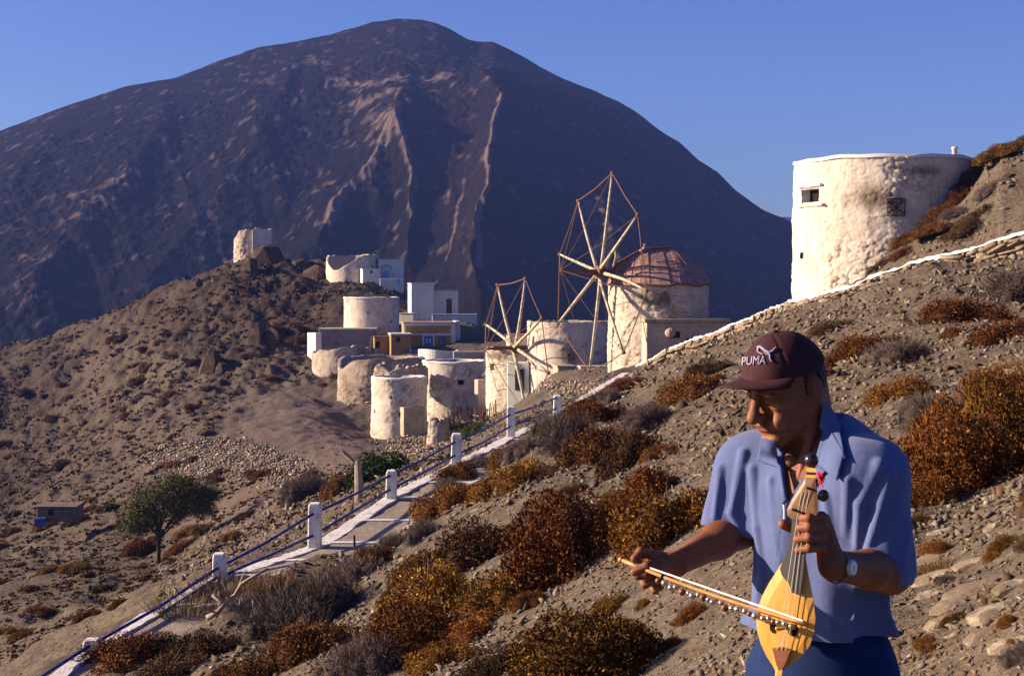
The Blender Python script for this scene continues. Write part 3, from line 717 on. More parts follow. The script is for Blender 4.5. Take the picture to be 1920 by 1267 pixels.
tower('ruined_tower', 'grey rubble round tower with a notch in its broken rim, left of the lowest tower', 635, 795, 670, 754, 118, stone=.42, amp=.07, sp=.11, taper=.02, ruin=.18, mats=M_RUBW, bare=.25, ztopfn=brk, roof=False, rim=False)
def brk2(TH):
    a_ = np.degrees(TH); d = np.abs((a_ - 300 + 180) % 360 - 180); return -.4 + .5 * np.exp(-(d / 60) ** 2)
tower('ruined_tower', 'low round rubble tower in front of the long grey building', 587, 706, 652, 700, 128, stone=.42, amp=.07, sp=.12, taper=.03, ruin=.40, mats=M_RUBW, bare=.3, ztopfn=brk2, roof=False, rim=False)
tower('windmill_tower', 'squat smooth white drum tower above the grey building, crack down its front', 645, 748, 559, 625, 140, stone=.6, amp=.02, sp=.14, taper=.0, mats=M_LIME, wins=((690, 586, 5, 5), (733, 603, 5, 5)))
# ruin on the very top: half a tower with one straight wall
def brk3(TH):
    a_ = np.degrees(TH); d = np.abs((a_ - 190 + 180) % 360 - 180); return -1.3 * np.exp(-(d / 40) ** 2)
tower('ruined_tower', 'half collapsed tower alone on top of the left hill', 441, 509, 433, 478, 186, stone=.5, amp=.16, sp=.14, ruin=.8, mats=M_RUBW, ztopfn=brk3, roof=False, rim=False, bury=1)
hk = House('ruin_wall', 'plain pale wall piece leaning on the ruin of the left hilltop', 473, 508, 430, 470, 183, 1.2, 6, 'wall', M_LIME, cap=0, bury=.8)
def brk4(TH):
    a_ = np.degrees(TH); d = np.abs((a_ - 240 + 180) % 360 - 180); return -1.9 * np.exp(-(d / 38) ** 2)
tower('ruined_tower', 'cream tower with a dark gaping hole in its broken side near the hilltop', 613, 707, 478, 535, 168, stone=.5, amp=.05, sp=.13, ruin=.25, mats=M_LIMEY, ztopfn=brk4, roof=False, rim=False, taper=.06)

# ------------------------------------------------------------------ houses
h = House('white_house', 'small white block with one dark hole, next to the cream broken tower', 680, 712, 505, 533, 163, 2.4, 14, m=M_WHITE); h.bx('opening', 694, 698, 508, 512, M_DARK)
MB().box(h.lx(696), h.lx(697), -.02, .02, h.lz(508), h.lz(478)).build('antenna', M_ROPE, h.t)
h = House('white_house', 'white house with a blue arched fanlight over its blue shutter', 709, 757, 488, 528, 167, 4, 5, m=M_WHITE)
wn = h.bx('window', 718, 729, 508, 521, M_LBLUE)
arc = MB(); arc.tube([(h.lx(724 - 9 * math.cos(q)), -.06, h.lz(504 - 7 * math.sin(q))) for q in np.linspace(0, math.pi, 10)], .10, 6); arc.build('arch_trim', M_LBLUE, h.t)
h.bx('shutter', 722.8, 723.6, 509, 520, M_WHITE, -.07, -.052)
h = House('terrace_wall', 'low white terrace wall with a blue gate below the arched window', 712, 757, 522, 536, 161, 1.0, 5, 'wall', M_WHITE, cap=0); h.bx('gate', 745, 749, 522, 536, M_LBLUE)
h = House('white_house', 'tall narrow lavender white house, windowless, behind the ochre house', 771, 813, 532, 600, 146, 4.2, 9, m=M_WHITE)
h = House('white_house', 'white house with a grey cornice and one brown door', 813, 859, 541, 596, 147, 4, 4, m=M_WHITE, cap=.0)
h.bx('cornice', 812, 860, 540, 544, M_GREYP, -.25, 3.9); h.bx('roof_parapet', 815, 857, 531, 540, M_GREYP, -.05, 3.8)
d = h.bx('door', 837, 847, 560, 589, M_BROWN); h.bx('door_frame', 834.5, 836.8, 557, 590, M_WHITE, -.08); h.bx('door_frame', 847.2, 849.5, 557, 590, M_WHITE, -.08); h.bx('door_frame', 834.5, 849.5, 554.5, 557, M_WHITE, -.08)
h.bx('wall_light', 827, 829, 566, 569, M_DARK)
h.bx('pilaster', 823, 825, 545, 592, M_WHITE, -.09)
h = House('terrace_wall', 'plain white courtyard wall running right from the brown doored house', 810, 894, 590, 617, 144, 1, 3, 'wall', M_WHITE, cap=.08)
h = House('terrace_wall', 'short white stair wall left of the tall lavender white house', 749, 776, 588, 603, 143, 1, -14, 'wall', M_WHITE, cap=.08)
h = House('ochre_house', 'ochre house with white trim, blue panelled door and small blue window', 757, 853, 607, 668, 132, 4.5, 7, m=M_OCHRE, cap=.14, capm=M_CLAY)
h.bx('trim', 757, 853, 606, 610.5, M_WHITE, -.10); h.bx('trim', 757, 845, 625, 628.5, M_WHITE, -.08)
h.bx('corner_trim', 757, 760.5, 610.6, 668, M_WHITE, -.09); h.bx('corner_trim', 845, 853.5, 610.6, 668, M_WHITE, -.10)
h.bx('door_frame', 791.5, 795, 629, 660, M_WHITE, -.10); h.bx('door_frame', 811, 814.5, 629, 660, M_WHITE, -.10); h.bx('door_frame', 791.5, 814.5, 627, 630, M_WHITE, -.12)
h.window(795, 811, 631, 660, M_BLUE, (2, 2), 'door', 3.2)
h.window(823, 835, 631, 649, M_BLUE, (2, 2), 'window', 1.8)
h.bx('plaque', 797, 811, 613, 622, M_CLAY, -.07)
h = House('white_house', 'narrow white end wall joined to the right of the ochre house', 854, 863, 602, 668, 134, 3.5, 7, m=M_WHITE, cap=0)
h = House('outhouse', 'low ochre outhouse with one tiny window beside the blue gate', 733, 771, 628, 672, 129, 3, 9, 'house', M_OCHRE2, cap=.14); h.bx('window', 743, 750, 632, 641, M_DARK)
g_ = House('gate', 'bright blue gate between the ochre outhouse and the curved wall', 769, 784, 655, 673, 128.6, .12, 9, 'gate', M_BLUE, cap=0, bury=.2)
for q in range(4): g_.bx('board', 769.6 + q * 3.6, 772.4 + q * 3.6, 655.5, 673, M_BLUE, -.05)
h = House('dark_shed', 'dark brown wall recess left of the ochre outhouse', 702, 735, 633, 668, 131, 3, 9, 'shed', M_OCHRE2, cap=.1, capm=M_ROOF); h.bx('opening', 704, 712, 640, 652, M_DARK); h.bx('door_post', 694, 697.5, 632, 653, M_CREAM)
# curved white parapet in front of the ochre house
q = MB(); ar = []
for k in range(21):
    a_ = math.pi * k / 20; px = 822 - 38 * math.cos(a_); yy = 128 - 2.2 * math.sin(a_)
    ar.append(Vector(((px - 960) / F * yy, yy, 0)))
base = (HOR - 676) / F * 127; tz = (HOR - 656) / F * 127
V_ = []
for k, p_ in enumerate(ar):
    n_out = (p_ - Vector((ar[10].x, 129, 0))).normalized()
    zt_ = tz + .10 * math.sin(k * .3)
    V_ += [p_ + Vector((0, 0, base - 1)), p_ + Vector((0, 0, zt_)), p_ - n_out * .3 + Vector((0, 0, zt_)), p_ - n_out * .3 + Vector((0, 0, base - 1))]
q.add(V_, [(4 * k + j, 4 * k + (j + 1) % 4, 4 * k + 4 + (j + 1) % 4, 4 * k + 4 + j) for k in range(20) for j in range(4)] + [(0, 1, 2, 3), (83, 82, 81, 80)])
props(q.build('courtyard_wall', M_WHITE), 'curved white courtyard wall in front of the ochre house door', 'wall')
h = House('long_building', 'long low grey building with a white edge above the rubble tower', 598, 705, 619, 645, 133, 4, 6, m=M_GREYP, cap=.14, capm=M_CREAM)
h = House('side_wall', 'narrow bright white wall end at the left of the long grey building', 592, 602, 624, 652, 131.5, 1.5, 40, 'wall', M_WHITE, cap=0)
h = House('stone_box', 'low cream stone trough at the foot of the tower between the windmills', 1046, 1080, 689, 711, 88, 1.4, 12, 'trough', M_CREAM, cap=.12, capm=M_CREAM)
h = House('stone_bench', 'low dark stone bench against the foot of the large windmill', 1090, 1140, 690, 706, 84, 1.2, 6, 'bench', M_GREYP, cap=.10, capm=M_CREAM)
h = House('rubble_wall', 'grey rubble wall between the ochre house and the smaller windmill', 850, 915, 659, 678, 124, .8, 4, 'wall', M_RUBW, cap=0)
h = House('rubble_wall', 'tumbled brown wall between the single window tower and the smaller windmill', 896, 914, 712, 748, 101, .8, 20, 'wall', M_RUBW, cap=0)
tower('garden_wall', 'short rounded rubble wall end at the left of the fenced garden', 806, 838, 787, 840, 77, cat='wall', stone=.22, amp=.06, sp=.06, taper=.5, ruin=.35, mats=M_RUBW, bare=.2, roof=False, rim=False, bury=.5)
h = House('water_hut', 'tiny dark stone hut with a bright blue tank front at the far left', 68, 142, 952, 966, 74, 1.6, 3, 'hut', M_ROOF, cap=.08, capm=M_ROOF, bury=.35)
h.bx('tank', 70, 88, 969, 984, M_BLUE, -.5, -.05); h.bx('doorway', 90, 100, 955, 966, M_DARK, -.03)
# ------------------------------------------------------------------ the stepped path, kerb and blue railing
def resample(P, n):
    P = np.asarray(P); d = np.concatenate([[0], np.cumsum(np.linalg.norm(np.diff(P, axis=0), axis=1))])
    s = np.linspace(0, d[-1], n); return np.stack([np.interp(s, d, P[:, k]) for k in range(3)], 1), s
Pp, sarc = resample(PATH, 400)
M_SLAB = noisy('path_slab', (.26, .21, .17), (.19, .155, .13), 2.5, c3=(.31, .27, .22), s3=11, bs=18, bstr=.5, bdist=.02, geo=True)
M_KERBW = noisy('whitewash_edge', (.86, .84, .84), (.74, .72, .72), 3, c3=(.46, .42, .38), s3=10, bs=14, bstr=.5, bdist=.02, geo=True)
path = props(bpy.data.objects.new('path', None), kind='structure'); C.objects.link(path)
def at_s(s): return Vector([float(np.interp(s, sarc, Pp[:, k])) for k in range(3)])
STEP = 1.5; ns = int(sarc[-1] / STEP)
for i in range(ns):
    a, b_ = at_s(i * STEP + .14), at_s((i + 1) * STEP); zt = (a.z + b_.z) / 2 + .02
    q = MB(); V_ = []
    for dz_ in (-.5, .02):
        for (p_, o_) in ((a, .16), (a, PW - .12), (b_, PW - .12), (b_, .16)): V_.append((p_.x + o_, p_.y, p_.z + dz_))
    q.add(V_, [(0, 3, 2, 1), (4, 5, 6, 7), (0, 1, 5, 4), (1, 2, 6, 5), (2, 3, 7, 6), (3, 0, 4, 7)]).build('step', M_SLAB, path)
    c_, d_ = at_s(i * STEP - .02), at_s(i * STEP + .14); zt2 = (at_s(i * STEP).z) + .035
    V_ = [(p_.x + o_, p_.y, z) for z in (zt2 - .5, zt2 + .01) for (p_, o_) in ((c_, .16), (c_, PW - .12), (d_, PW - .12), (d_, .16))]
    MB().add(V_, [(0, 3, 2, 1), (4, 5, 6, 7), (0, 1, 5, 4), (1, 2, 6, 5), (2, 3, 7, 6), (3, 0, 4, 7)]).build('step_edge', M_KERBW, path)
def kerb(off0, off1, h, name, sd_):
    q = MB(); V_ = []; N = len(Pp)
    for k in range(N):
        x, y, z = Pp[k]; j = [float(v) for v in (fbm(np.array([k * .31]), np.array([sd_ + 1.]), 3) * .05, fbm(np.array([k * .4]), np.array([sd_ + 5.]), 3) * .04)]
        V_ += [(x + off0 + j[0], y, z - .6), (x + off0 + j[0], y, z + h + j[1]), (x + off1 - j[0], y, z + h - .01 + j[1]), (x + off1, y, z - .6)]
    q.add(V_, [(4 * k + j, 4 * k + j + 1, 4 * k + 5 + j, 4 * k + 4 + j) for k in range(N - 1) for j in range(3)]).build(name, M_KERBW, path)
kerb(-.12, .14, .055, 'kerb', 0); kerb(PW - .12, PW + .06, .05, 'kerb', 3)
# posts and rails
rl = thing('railing', 'blue tube railing on white posts along the stepped path', 'railing', at_s(0))
inv = rl.matrix_basis.inverted()
PT = [(-40, 1330, 1352, 18.8), (173, 1197, 1222, 21), (412, 1036, 1085, 24), (590, 942, 1030, 26.5), (733, 881, 937, 29.5), (855, 812, 872, 33), (958, 762, 822, 37), (1045, 741, 778, 42)]
tops = []; lows = []
for i, (px, py, pb, Y) in enumerate(PT):
    p_ = Vector(W(px, pb, Y)); hh = (pb - py) / F * Y + .0; p_.z -= .25; H = hh + .25
    q = MB(); w_ = .115 if i % 2 else .105; lean = random.uniform(-.02, .02)
    prof = [(w_ * 1.12, 0), (w_ * 1.05, .3), (w_, H - .06), (w_ * .86, H)]
    V_ = []
    for (r_, z_) in prof:
        for a_ in range(4): V_.append((p_.x + lean * z_ + r_ * (1, 1, -1, -1)[a_], p_.y + r_ * (-1, 1, 1, -1)[a_], p_.z + z_))
    V_ = [tuple(inv @ Vector(v)) for v in V_]
    q.add(V_, [(4 * j + k, 4 * j + (k + 1) % 4, 4 * j + 4 + (k + 1) % 4, 4 * j + 4 + k) for j in range(3) for k in range(4)] + [(12, 13, 14, 15)])
    q.build('post', M_KERBW, rl, bevel=.02)
    tops.append(Vector(W(px - 1, pb - (pb - py) * .72, Y)) + Vector((-.02, -.13, 0))); lows.append(Vector(W(px - 1, pb - (pb - py) * .28, Y)) + Vector((-.02, -.13, 0)))
# the rails follow the heights seen in the photograph at each post
tops[1].z = W(0, 1208, 21)[2]; tops[2].z = W(0, 1063, 24)[2]; tops[3].z = W(0, 962, 26.5)[2]; tops[4].z = W(0, 891, 29.5)[2]; tops[5].z = W(0, 828, 33)[2]; tops[6].z = W(0, 777, 37)[2]; tops[7].z = W(0, 745, 42)[2]
lows[1].z = tops[1].z - .12; lows[2].z = W(0, 1080, 24)[2]; lows[3].z = W(0, 1002, 26.5)[2]; lows[4].z = W(0, 917, 29.5)[2]; lows[5].z = W(0, 853, 33)[2]; lows[6].z = W(0, 799, 37)[2]; lows[7].z = W(0, 765, 42)[2]
for nm, pts in (('upper_rail', tops), ('lower_rail', lows)):
    for i in range(len(pts) - 1):
        a, b_ = pts[i], pts[i + 1]; mid = (a + b_) / 2 + Vector((random.uniform(-.02, .02), 0, random.uniform(-.05, 0)))
        MB().tube([inv @ a, inv @ mid, inv @ b_], .027, 8).build(nm, M_RAIL, rl, True)
# the far side handrail, a bare bar over the steps
hr = thing('handrail', 'short dark blue handrail on thin uprights over the right edge of the steps', 'handrail', W(720, 1010, 27.4))
inv2 = hr.matrix_basis.inverted()
MB().tube([inv2 @ Vector(W(*p_)) for p_ in ((690, 1012, 27.2), (740, 980, 28.6), (775, 945, 30))], .022, 7).build('rail', M_RAIL, hr, True)
MB().tube([inv2 @ Vector(W(*p_)) for p_ in ((688, 1042, 27.2), (690, 1012, 27.2))], .022, 7).build('upright', M_RAIL, hr)
MB().tube([inv2 @ Vector(W(*p_)) for p_ in ((666, 1040, 26.6), (664, 1003, 26.6))], .022, 7).build('upright', M_IRON, hr)

# ------------------------------------------------------------------ white topped retaining wall up the slope
WP = [W(*p_) for p_ in ((1120, 732, 66), (1195, 684, 61), (1240, 662, 59.5), (1290, 641, 57.5), (1345, 622, 55.5), (1380, 608, 54), (1440, 583, 51), (1490, 565, 48.6), (1569, 544, 45.4), (1635, 522, 44), (1698, 498, 43), (1740, 483, 42.4), (1815, 466, 41.4), (1875, 450, 40.4), (1920, 434, 39.8), (2050, 392, 39), (2250, 330, 38))]
Wp, ws = resample(WP, 260)
wall = thing('retaining_wall', 'low dry stone wall with a whitewashed top climbing to the big tower', 'wall', Wp[0])
invw = wall.matrix_basis.inverted()
V_ = []; N = len(Wp)
wj = fbm(ws * 1.3, ws * 0, 3, 2) * .07 + fbm(ws * .35, ws * 0 + 4, 3, 2) * .10
hgt = np.interp(Wp[:, 0] / Wp[:, 1] * F + 960, [1100, 1300, 1500, 1700, 1850, 2300], [.22, .25, .40, .72, 1.0, 1.1])
wdir = np.gradient(Wp, axis=0); wdir[:, 2] = 0; wdir /= np.linalg.norm(wdir, axis=1)[:, None]
wn_ = np.stack([wdir[:, 1], -wdir[:, 0], 0 * wdir[:, 0]], 1)   # towards the camera side
for k in range(N):
    p_ = Wp[k]; n_v = wn_[k]
    for (o_, z_) in ((.0, -hgt[k] - .5), (.0, -.05), (-.4, -.05), (-.4, -hgt[k] - .5)): V_.append(invw @ Vector((p_[0] + n_v[0] * o_, p_[1] + n_v[1] * o_, p_[2] + z_ + wj[k])))
MB().add(V_, [(4 * k + j, 4 * k + j + 1, 4 * k + 5 + j, 4 * k + 4 + j) for k in range(N - 1) for j in range(3)]).build('core', M_ROOF, wall)
V_ = []
for k in range(N):
    p_ = Wp[k]; n_v = wn_[k]; r1_, r2_ = [float(v) for v in hsh(np.array([k * 1.0, k + 77.0]), np.array([3.0, 5.0]))]
    for (o_, z_) in ((.06 + .08 * r1_, -.05 - .09 * r2_ * r1_), (.03 + .05 * r1_, -.02 + .06 * r2_), (-.42, .02), (-.44, -.06)): V_.append(invw @ Vector((p_[0] + n_v[0] * o_, p_[1] + n_v[1] * o_, p_[2] + z_ + wj[k])))
MB().add(V_, [(4 * k + j, 4 * k + (j + 1) % 4, 4 * k + 4 + (j + 1) % 4, 4 * k + 4 + j) for k in range(N - 1) for j in range(4)]).build('coping', M_KERBW, wall)
def stone_mesh(seed, flat=.5, n=1):
    rg = np.random.default_rng(seed)
    import bmesh
    bm = bmesh.new(); bmesh.ops.create_icosphere(bm, subdivisions=n, radius=.5)
    V = np.array([v.co[:] for v in bm.verts]); bm.faces.ensure_lookup_table(); Fc = np.array([[v.index for v in f.verts] for f in bm.faces]); bm.free()
    V = np.sign(V) * np.abs(V) ** .75
    V *= (1 + rg.uniform(-.16, .16, (len(V), 1))); V[:, 2] *= flat; V /= np.abs(V).max() * 2
    V[:, 2] *= .98
    return V, Fc
def block_mesh(seed):
    rg = np.random.default_rng(seed)
    V = np.array([(x, y, z) for z in (-.5, .5) for y in (-.5, .5) for x in (-.5, .5)]) * 1.0
    V += rg.uniform(-.17, .17, V.shape)
    return fastmesh('stone', V, np.array([(0, 2, 3, 1), (4, 5, 7, 6), (0, 1, 5, 4), (2, 6, 7, 3), (0, 4, 6, 2), (1, 3, 7, 5)]), M_STONE)
BL = [block_mesh(q) for q in range(7)]
random.seed(5); cnt = 0; small = MB()
for course in range(7):
    s = ws[-1] * .02
    while s < ws[-1] - .6:
        L_ = random.choice((random.uniform(.14, .3), random.uniform(.3, .75))); k = int(np.interp(s + L_ / 2, ws, np.arange(N))); p_ = Wp[k]; n_v = wn_[k]; ch_ = random.uniform(.07, .19)
        zc_ = -.17 - course * .15 + random.uniform(-.035, .035)
        px = 960 + p_[0] / p_[1] * F
        if -zc_ < hgt[k] + .1:
            c_ = Vector((p_[0] + n_v[0] * .0, p_[1] + n_v[1] * .0, p_[2] + zc_ + wj[k]))
            dzs = Wp[min(k + 3, N - 1)] - Wp[max(k - 3, 0)]; slope = math.atan2(dzs[2], math.hypot(dzs[0], dzs[1])); az = math.atan2(dzs[1], dzs[0])
            R_ = Matrix.Rotation(az, 4, 'Z') @ Matrix.Rotation(-slope + random.uniform(-.2, .2), 4, 'Y')
            Mx = Matrix.Translation(invw @ c_) @ R_ @ Matrix.Diagonal((L_ - .03, .30 + random.uniform(-.05, .07), ch_, 1))
            if 1480 < px < 1990 and cnt < 290:
                o = link('stone', random.choice(BL), wall); o.matrix_basis = Mx; cnt += 1
            elif px < 2300:
                me_ = random.choice(BL); small.add([Mx @ v.co for v in me_.vertices], [tuple(f.vertices) for f in me_.polygons])
        s += L_
props(small.build('small_stones', M_STONE, wall), kind='stuff')
# ------------------------------------------------------------------ plants and stones
YS_ = np.exp(np.linspace(math.log(2.5), math.log(240), 700))
def hit(px, py, ymin=2.5):
    """first place, going outwards, where the ground stands at this column and row"""
    z = ground((px - 960) / F * YS_, YS_); r = HOR - z / YS_ * F
    ok = (r <= py) & (YS_ >= ymin); i = int(np.argmax(ok)) if ok.any() else len(YS_) - 1
    Y = YS_[i]; return Vector(((px - 960) / F * Y, Y, float(z[i])))
VAL = .80
def leafmat(name, tint=.12, rough=.8):
    m = mat(name, (.1, .1, .1), rough, .1); nt = m.node_tree; b = nt.nodes['Principled BSDF']
    at = nt.nodes.new('ShaderNodeAttribute'); at.attribute_name = 'Col'
    oi = nt.nodes.new('ShaderNodeObjectInfo'); h = nt.nodes.new('ShaderNodeHueSaturation')
    mr_ = nt.nodes.new('ShaderNodeMapRange'); mr_.inputs[3].default_value = .5 - tint * .14; mr_.inputs[4].default_value = .5 + tint * .14; nt.links.new(oi.outputs['Random'], mr_.inputs[0]); nt.links.new(mr_.outputs[0], h.inputs['Hue'])
    mv = nt.nodes.new('ShaderNodeMapRange'); mv.inputs[3].default_value = (1 - tint * 2.2) * VAL; mv.inputs[4].default_value = (1 + tint * 1.8) * VAL
    ml = nt.nodes.new('ShaderNodeMath'); ml.operation = 'FRACT'; m2 = nt.nodes.new('ShaderNodeMath'); m2.operation = 'MULTIPLY'; m2.inputs[1].default_value = 7.31
    nt.links.new(oi.outputs['Random'], m2.inputs[0]); nt.links.new(m2.outputs[0], ml.inputs[0]); nt.links.new(ml.outputs[0], mv.inputs[0]); nt.links.new(mv.outputs[0], h.inputs['Value'])
    nt.links.new(at.outputs[0], h.inputs['Color']); nt.links.new(h.outputs[0], b.inputs['Base Color'])
    return m
M_LEAF = leafmat('foliage'); VAL = .50; M_STONES = leafmat('loose_stone', 0.0, .9)
def unit(v): return v / np.maximum(np.linalg.norm(v, axis=-1, keepdims=True), 1e-9)
def blades(P, D, L, Wd, rg, fold=.0):
    """one quad per blade: centre line from P along D*L, width Wd"""
    n = len(P); side = unit(np.cross(D, rg.normal(size=(n, 3)))) * (Wd[:, None] / 2)
    a = P - side; b_ = P + side; c_ = P + D * L[:, None]
    V = np.stack([a, b_, c_ + side * .35, c_ - side * .35], 1).reshape(-1, 3)
    return V, np.arange(4 * n).reshape(-1, 4)
def bush_mesh(seed, kind, n=4500, leaf=.03, flat=.62, round_=False):
    rg = np.random.default_rng(seed)
    nl = 9; lc = rg.uniform(-1, 1, (nl, 2)) * .33; lc[0] = 0; lr = rg.uniform(.13, .25, nl); lr[0] = .27
    if round_: lr = lr * .8; lr[0] = .44; lc = lc * .9; lc[0] = 0
    lh = lr * rg.uniform(.85, 1.35, nl) * 1.1
    if round_: lh[0] = .40
    li = rg.choice(nl, n, p=lr ** 2 / (lr ** 2).sum()); d = unit(rg.normal(size=(n, 3))); d[:, 2] = np.abs(d[:, 2])
    rr = 1 + .30 * fbm(d[:, 0] * 3 + li, d[:, 1] * 3 + d[:, 2] * 3, 3, seed); dep = rg.random(n) ** 2.2 * .34
    k_ = (rr * (1 - dep))[:, None]
    P = d * k_ * np.stack([lr[li], lr[li], lh[li]], 1); P[:, :2] += lc[li]
    inside = np.zeros(n, bool)
    for q in range(nl):
        e_ = ((P[:, 0] - lc[q, 0]) / lr[q]) ** 2 + ((P[:, 1] - lc[q, 1]) / lr[q]) ** 2 + (P[:, 2] / lh[q]) ** 2; inside |= (e_ < .5) & (li != q)
    # loose sprigs and litter round the foot
    lit = rg.random(n) < .07; th_ = rg.uniform(0, 6.28, n); rd = .34 + .26 * rg.random(n)
    P[lit] = np.stack([rd * np.cos(th_), rd * np.sin(th_), .012 * rg.random(n)], 1)[lit]
    P = P[~inside]; d = d[~inside]; n = len(P)
    cl = .5 + .5 * fbm(P[:, 0] * 9 + 5, P[:, 1] * 9 + P[:, 2] * 9, 3, seed + 2) * 1.6; r = rg.random(n)
    if kind == 'rust': c0, c1, c2, pz = (.105, .036, .010), (.215, .080, .015), (.38, .20, .022), .07
    elif kind == 'gold': c0, c1, c2, pz = (.13, .050, .010), (.26, .105, .016), (.50, .30, .025), .10
    elif kind == 'dark': c0, c1, c2, pz = (.055, .028, .012), (.105, .055, .018), (.25, .16, .03), .04
    elif kind == 'grey': c0, c1, c2, pz = (.10, .070, .062), (.185, .135, .125), (.26, .20, .18), .1
    elif kind == 'green': c0, c1, c2, pz = (.025, .055, .010), (.06, .105, .02), (.10, .14, .03), .1
    else: c0, c1, c2, pz = (.16, .105, .05), (.27, .185, .09), (.36, .26, .14), .1      # dry grass
    c0, c1, c2 = map(np.array, (c0, c1, c2)); t = np.clip(cl + (r - .5) * .5, 0, 1)[:, None]
    col = c0 * (1 - t) + c1 * t; hot = (rg.random(n) < pz * (2.0 * (cl > .55) + .3)); col[hot] = c2
    if kind in ('grey',):
        D = unit(d + rg.normal(size=(n, 3)) * .55); L = leaf * rg.uniform(2.0, 5, n); Wd = leaf * rg.uniform(.16, .34, n)
    elif kind == 'grass':
        k = rg.random((n, 2)) * 2 - 1; P = np.stack([k[:, 0] * .5, k[:, 1] * .5, rg.random(n) * .05], 1); P = P[np.hypot(P[:, 0], P[:, 1]) < .5]
        m_ = len(P); D = unit(np.stack([P[:, 0] * .9 + rg.normal(size=m_) * .3, P[:, 1] * .9 + rg.normal(size=m_) * .3, np.ones(m_)], 1)); L = rg.uniform(.25, .62, m_); Wd = leaf * rg.uniform(.3, .6, m_); col = col[:m_]
        P[:, 2] = 0; L = L * .55
    else:
        D = unit(d * .8 + rg.normal(size=(n, 3)) * .8); L = leaf * rg.uniform(.8, 2.0, n); Wd = leaf * rg.uniform(.5, 1.1, n)
    V, Fq = blades(P, D, L, Wd, rg)
    cv = np.repeat(col, 4, axis=0)
    if kind != 'grass':
        # woody heart
        for q in range(nl):
            u_, v_ = np.meshgrid(np.linspace(0, 2 * math.pi, 11)[:-1], np.linspace(-.3, math.pi / 2, 5))
            dd = np.stack([np.cos(u_) * np.cos(v_) * lr[q], np.sin(u_) * np.cos(v_) * lr[q], np.sin(v_) * lh[q]], -1) * .70; dd[..., :2] += lc[q]
            b0 = len(V); V = np.concatenate([V, dd.reshape(-1, 3)]); cv = np.concatenate([cv, np.tile(c0 * .8, (50, 1))])
            Fq = np.concatenate([Fq, np.array([(b0 + j * 10 + i, b0 + j * 10 + (i + 1) % 10, b0 + (j + 1) * 10 + (i + 1) % 10, b0 + (j + 1) * 10 + i) for j in range(4) for i in range(10)])])
        # a few bare stems poking out
        k = 26 if kind != 'grey' else 70; a_ = rg.uniform(0, 6.28, k); D2 = unit(np.stack([np.cos(a_), np.sin(a_), rg.uniform(.4, 1.8, k)], 1)); P2 = D2 * .12
        V2, F2 = blades(P2, D2, rg.uniform(.22, .38, k), np.full(k, .008), rg); Fq = np.concatenate([Fq, F2 + len(V)]); V = np.concatenate([V, V2]); cv = np.concatenate([cv, np.tile((.17, .12, .09), (len(V2), 1))])
    return fastmesh(kind + '_shrub', V, Fq, M_LEAF, False, cv)
BUSH = {'rust': [bush_mesh(s_, 'rust', 12000, .0165) for s_ in (1, 2, 3, 4)], 'gold': [bush_mesh(s_, 'gold', 11000, .017) for s_ in (11, 12, 13)],
        'dark': [bush_mesh(s_, 'dark', 10000, .016) for s_ in (21, 22)], 'grey': [bush_mesh(s_, 'grey', 8000, .018) for s_ in (31, 32, 33)],
        'green': [bush_mesh(41, 'green', 3500, .03)], 'grass': [bush_mesh(s_, 'grass', 1400, .025) for s_ in (51, 52)]}
BUSH['fine'] = [bush_mesh(61, 'rust', 30000, .0125, round_=True), bush_mesh(62, 'rust', 30000, .0125, round_=True)]
small_kinds = {k: [bush_mesh(90 + i, k, 900, .05)] for i, k in enumerate(('rust', 'gold', 'dark', 'grey'))}
LMN = [(1240, 640, 'the low end of the white topped wall'), (1490, 575, 'the foot of the big tower'), (1750, 500, 'the middle of the white topped wall'), (1900, 470, 'the right end of the white topped wall'), (1460, 640, 'the maroon cap'), (1340, 850, 'the man’s bow arm shoulder'),
  (1190, 1050, 'the bow hand'), (1075, 1000, 'the large round rust shrub'), (1092, 1210, 'the biggest rust shrub'), (960, 800, 'the railing post by the smaller windmill'), (885, 1010, 'the dark olive shrub'), (770, 1170, 'the gold flecked shrub'), (1720, 1000, 'the man’s watch arm sleeve'), (1800, 1120, 'the shale slabs'), (1800, 850, 'the broad rust shrub'), (1000, 900, 'the upper path shrubs'),
  (1180, 700, 'the foot of the large windmill'), (1330, 1150, 'the hanging bells'), (1880, 700, 'the right edge shrubs')]
LML = [(300, 1000, 'the lone tree'), (90, 965, 'the blue tank'), (395, 865, 'the pale rubble heap'), (175, 1205, 'the lowest railing post'), (412, 1050, 'the short railing post'), (590, 980, 'the tall railing post'), (475, 470, 'the hilltop ruin'), (490, 620, 'the tall split crag'), (396, 680, 'the lone lower crag'), (600, 660, 'the low rubble tower'), (680, 760, 'the lowest tower'), (560, 790, 'the bare earth patch'), (20, 680, 'the left end of the ridge'), (250, 600, 'the ridge line'), (40, 820, 'the left edge'), (200, 760, 'the open hillside'), (30, 1120, 'the lower left corner')]
def where(px, py, LM):
    d_ = [math.hypot(px - a, (py - b_) * 1.3) for a, b_, _ in LM]; i = d_.index(min(d_)); dx, dy = px - LM[i][0], py - LM[i][1]
    side = ('right of' if dx > 0 else 'left of') if abs(dx) > abs(dy) * 1.2 else ('below' if dy > 0 else 'above')
    return ('just ' if min(d_) < 45 else 'some way ' if min(d_) > 110 else '') + side + ' ' + LM[i][2]
CW = {'rust': 'rust brown', 'fine': 'rust brown', 'gold': 'golden', 'dark': 'dark olive', 'grey': 'grey twiggy', 'grass': 'straw coloured', 'green': 'green'}
random.seed(11)
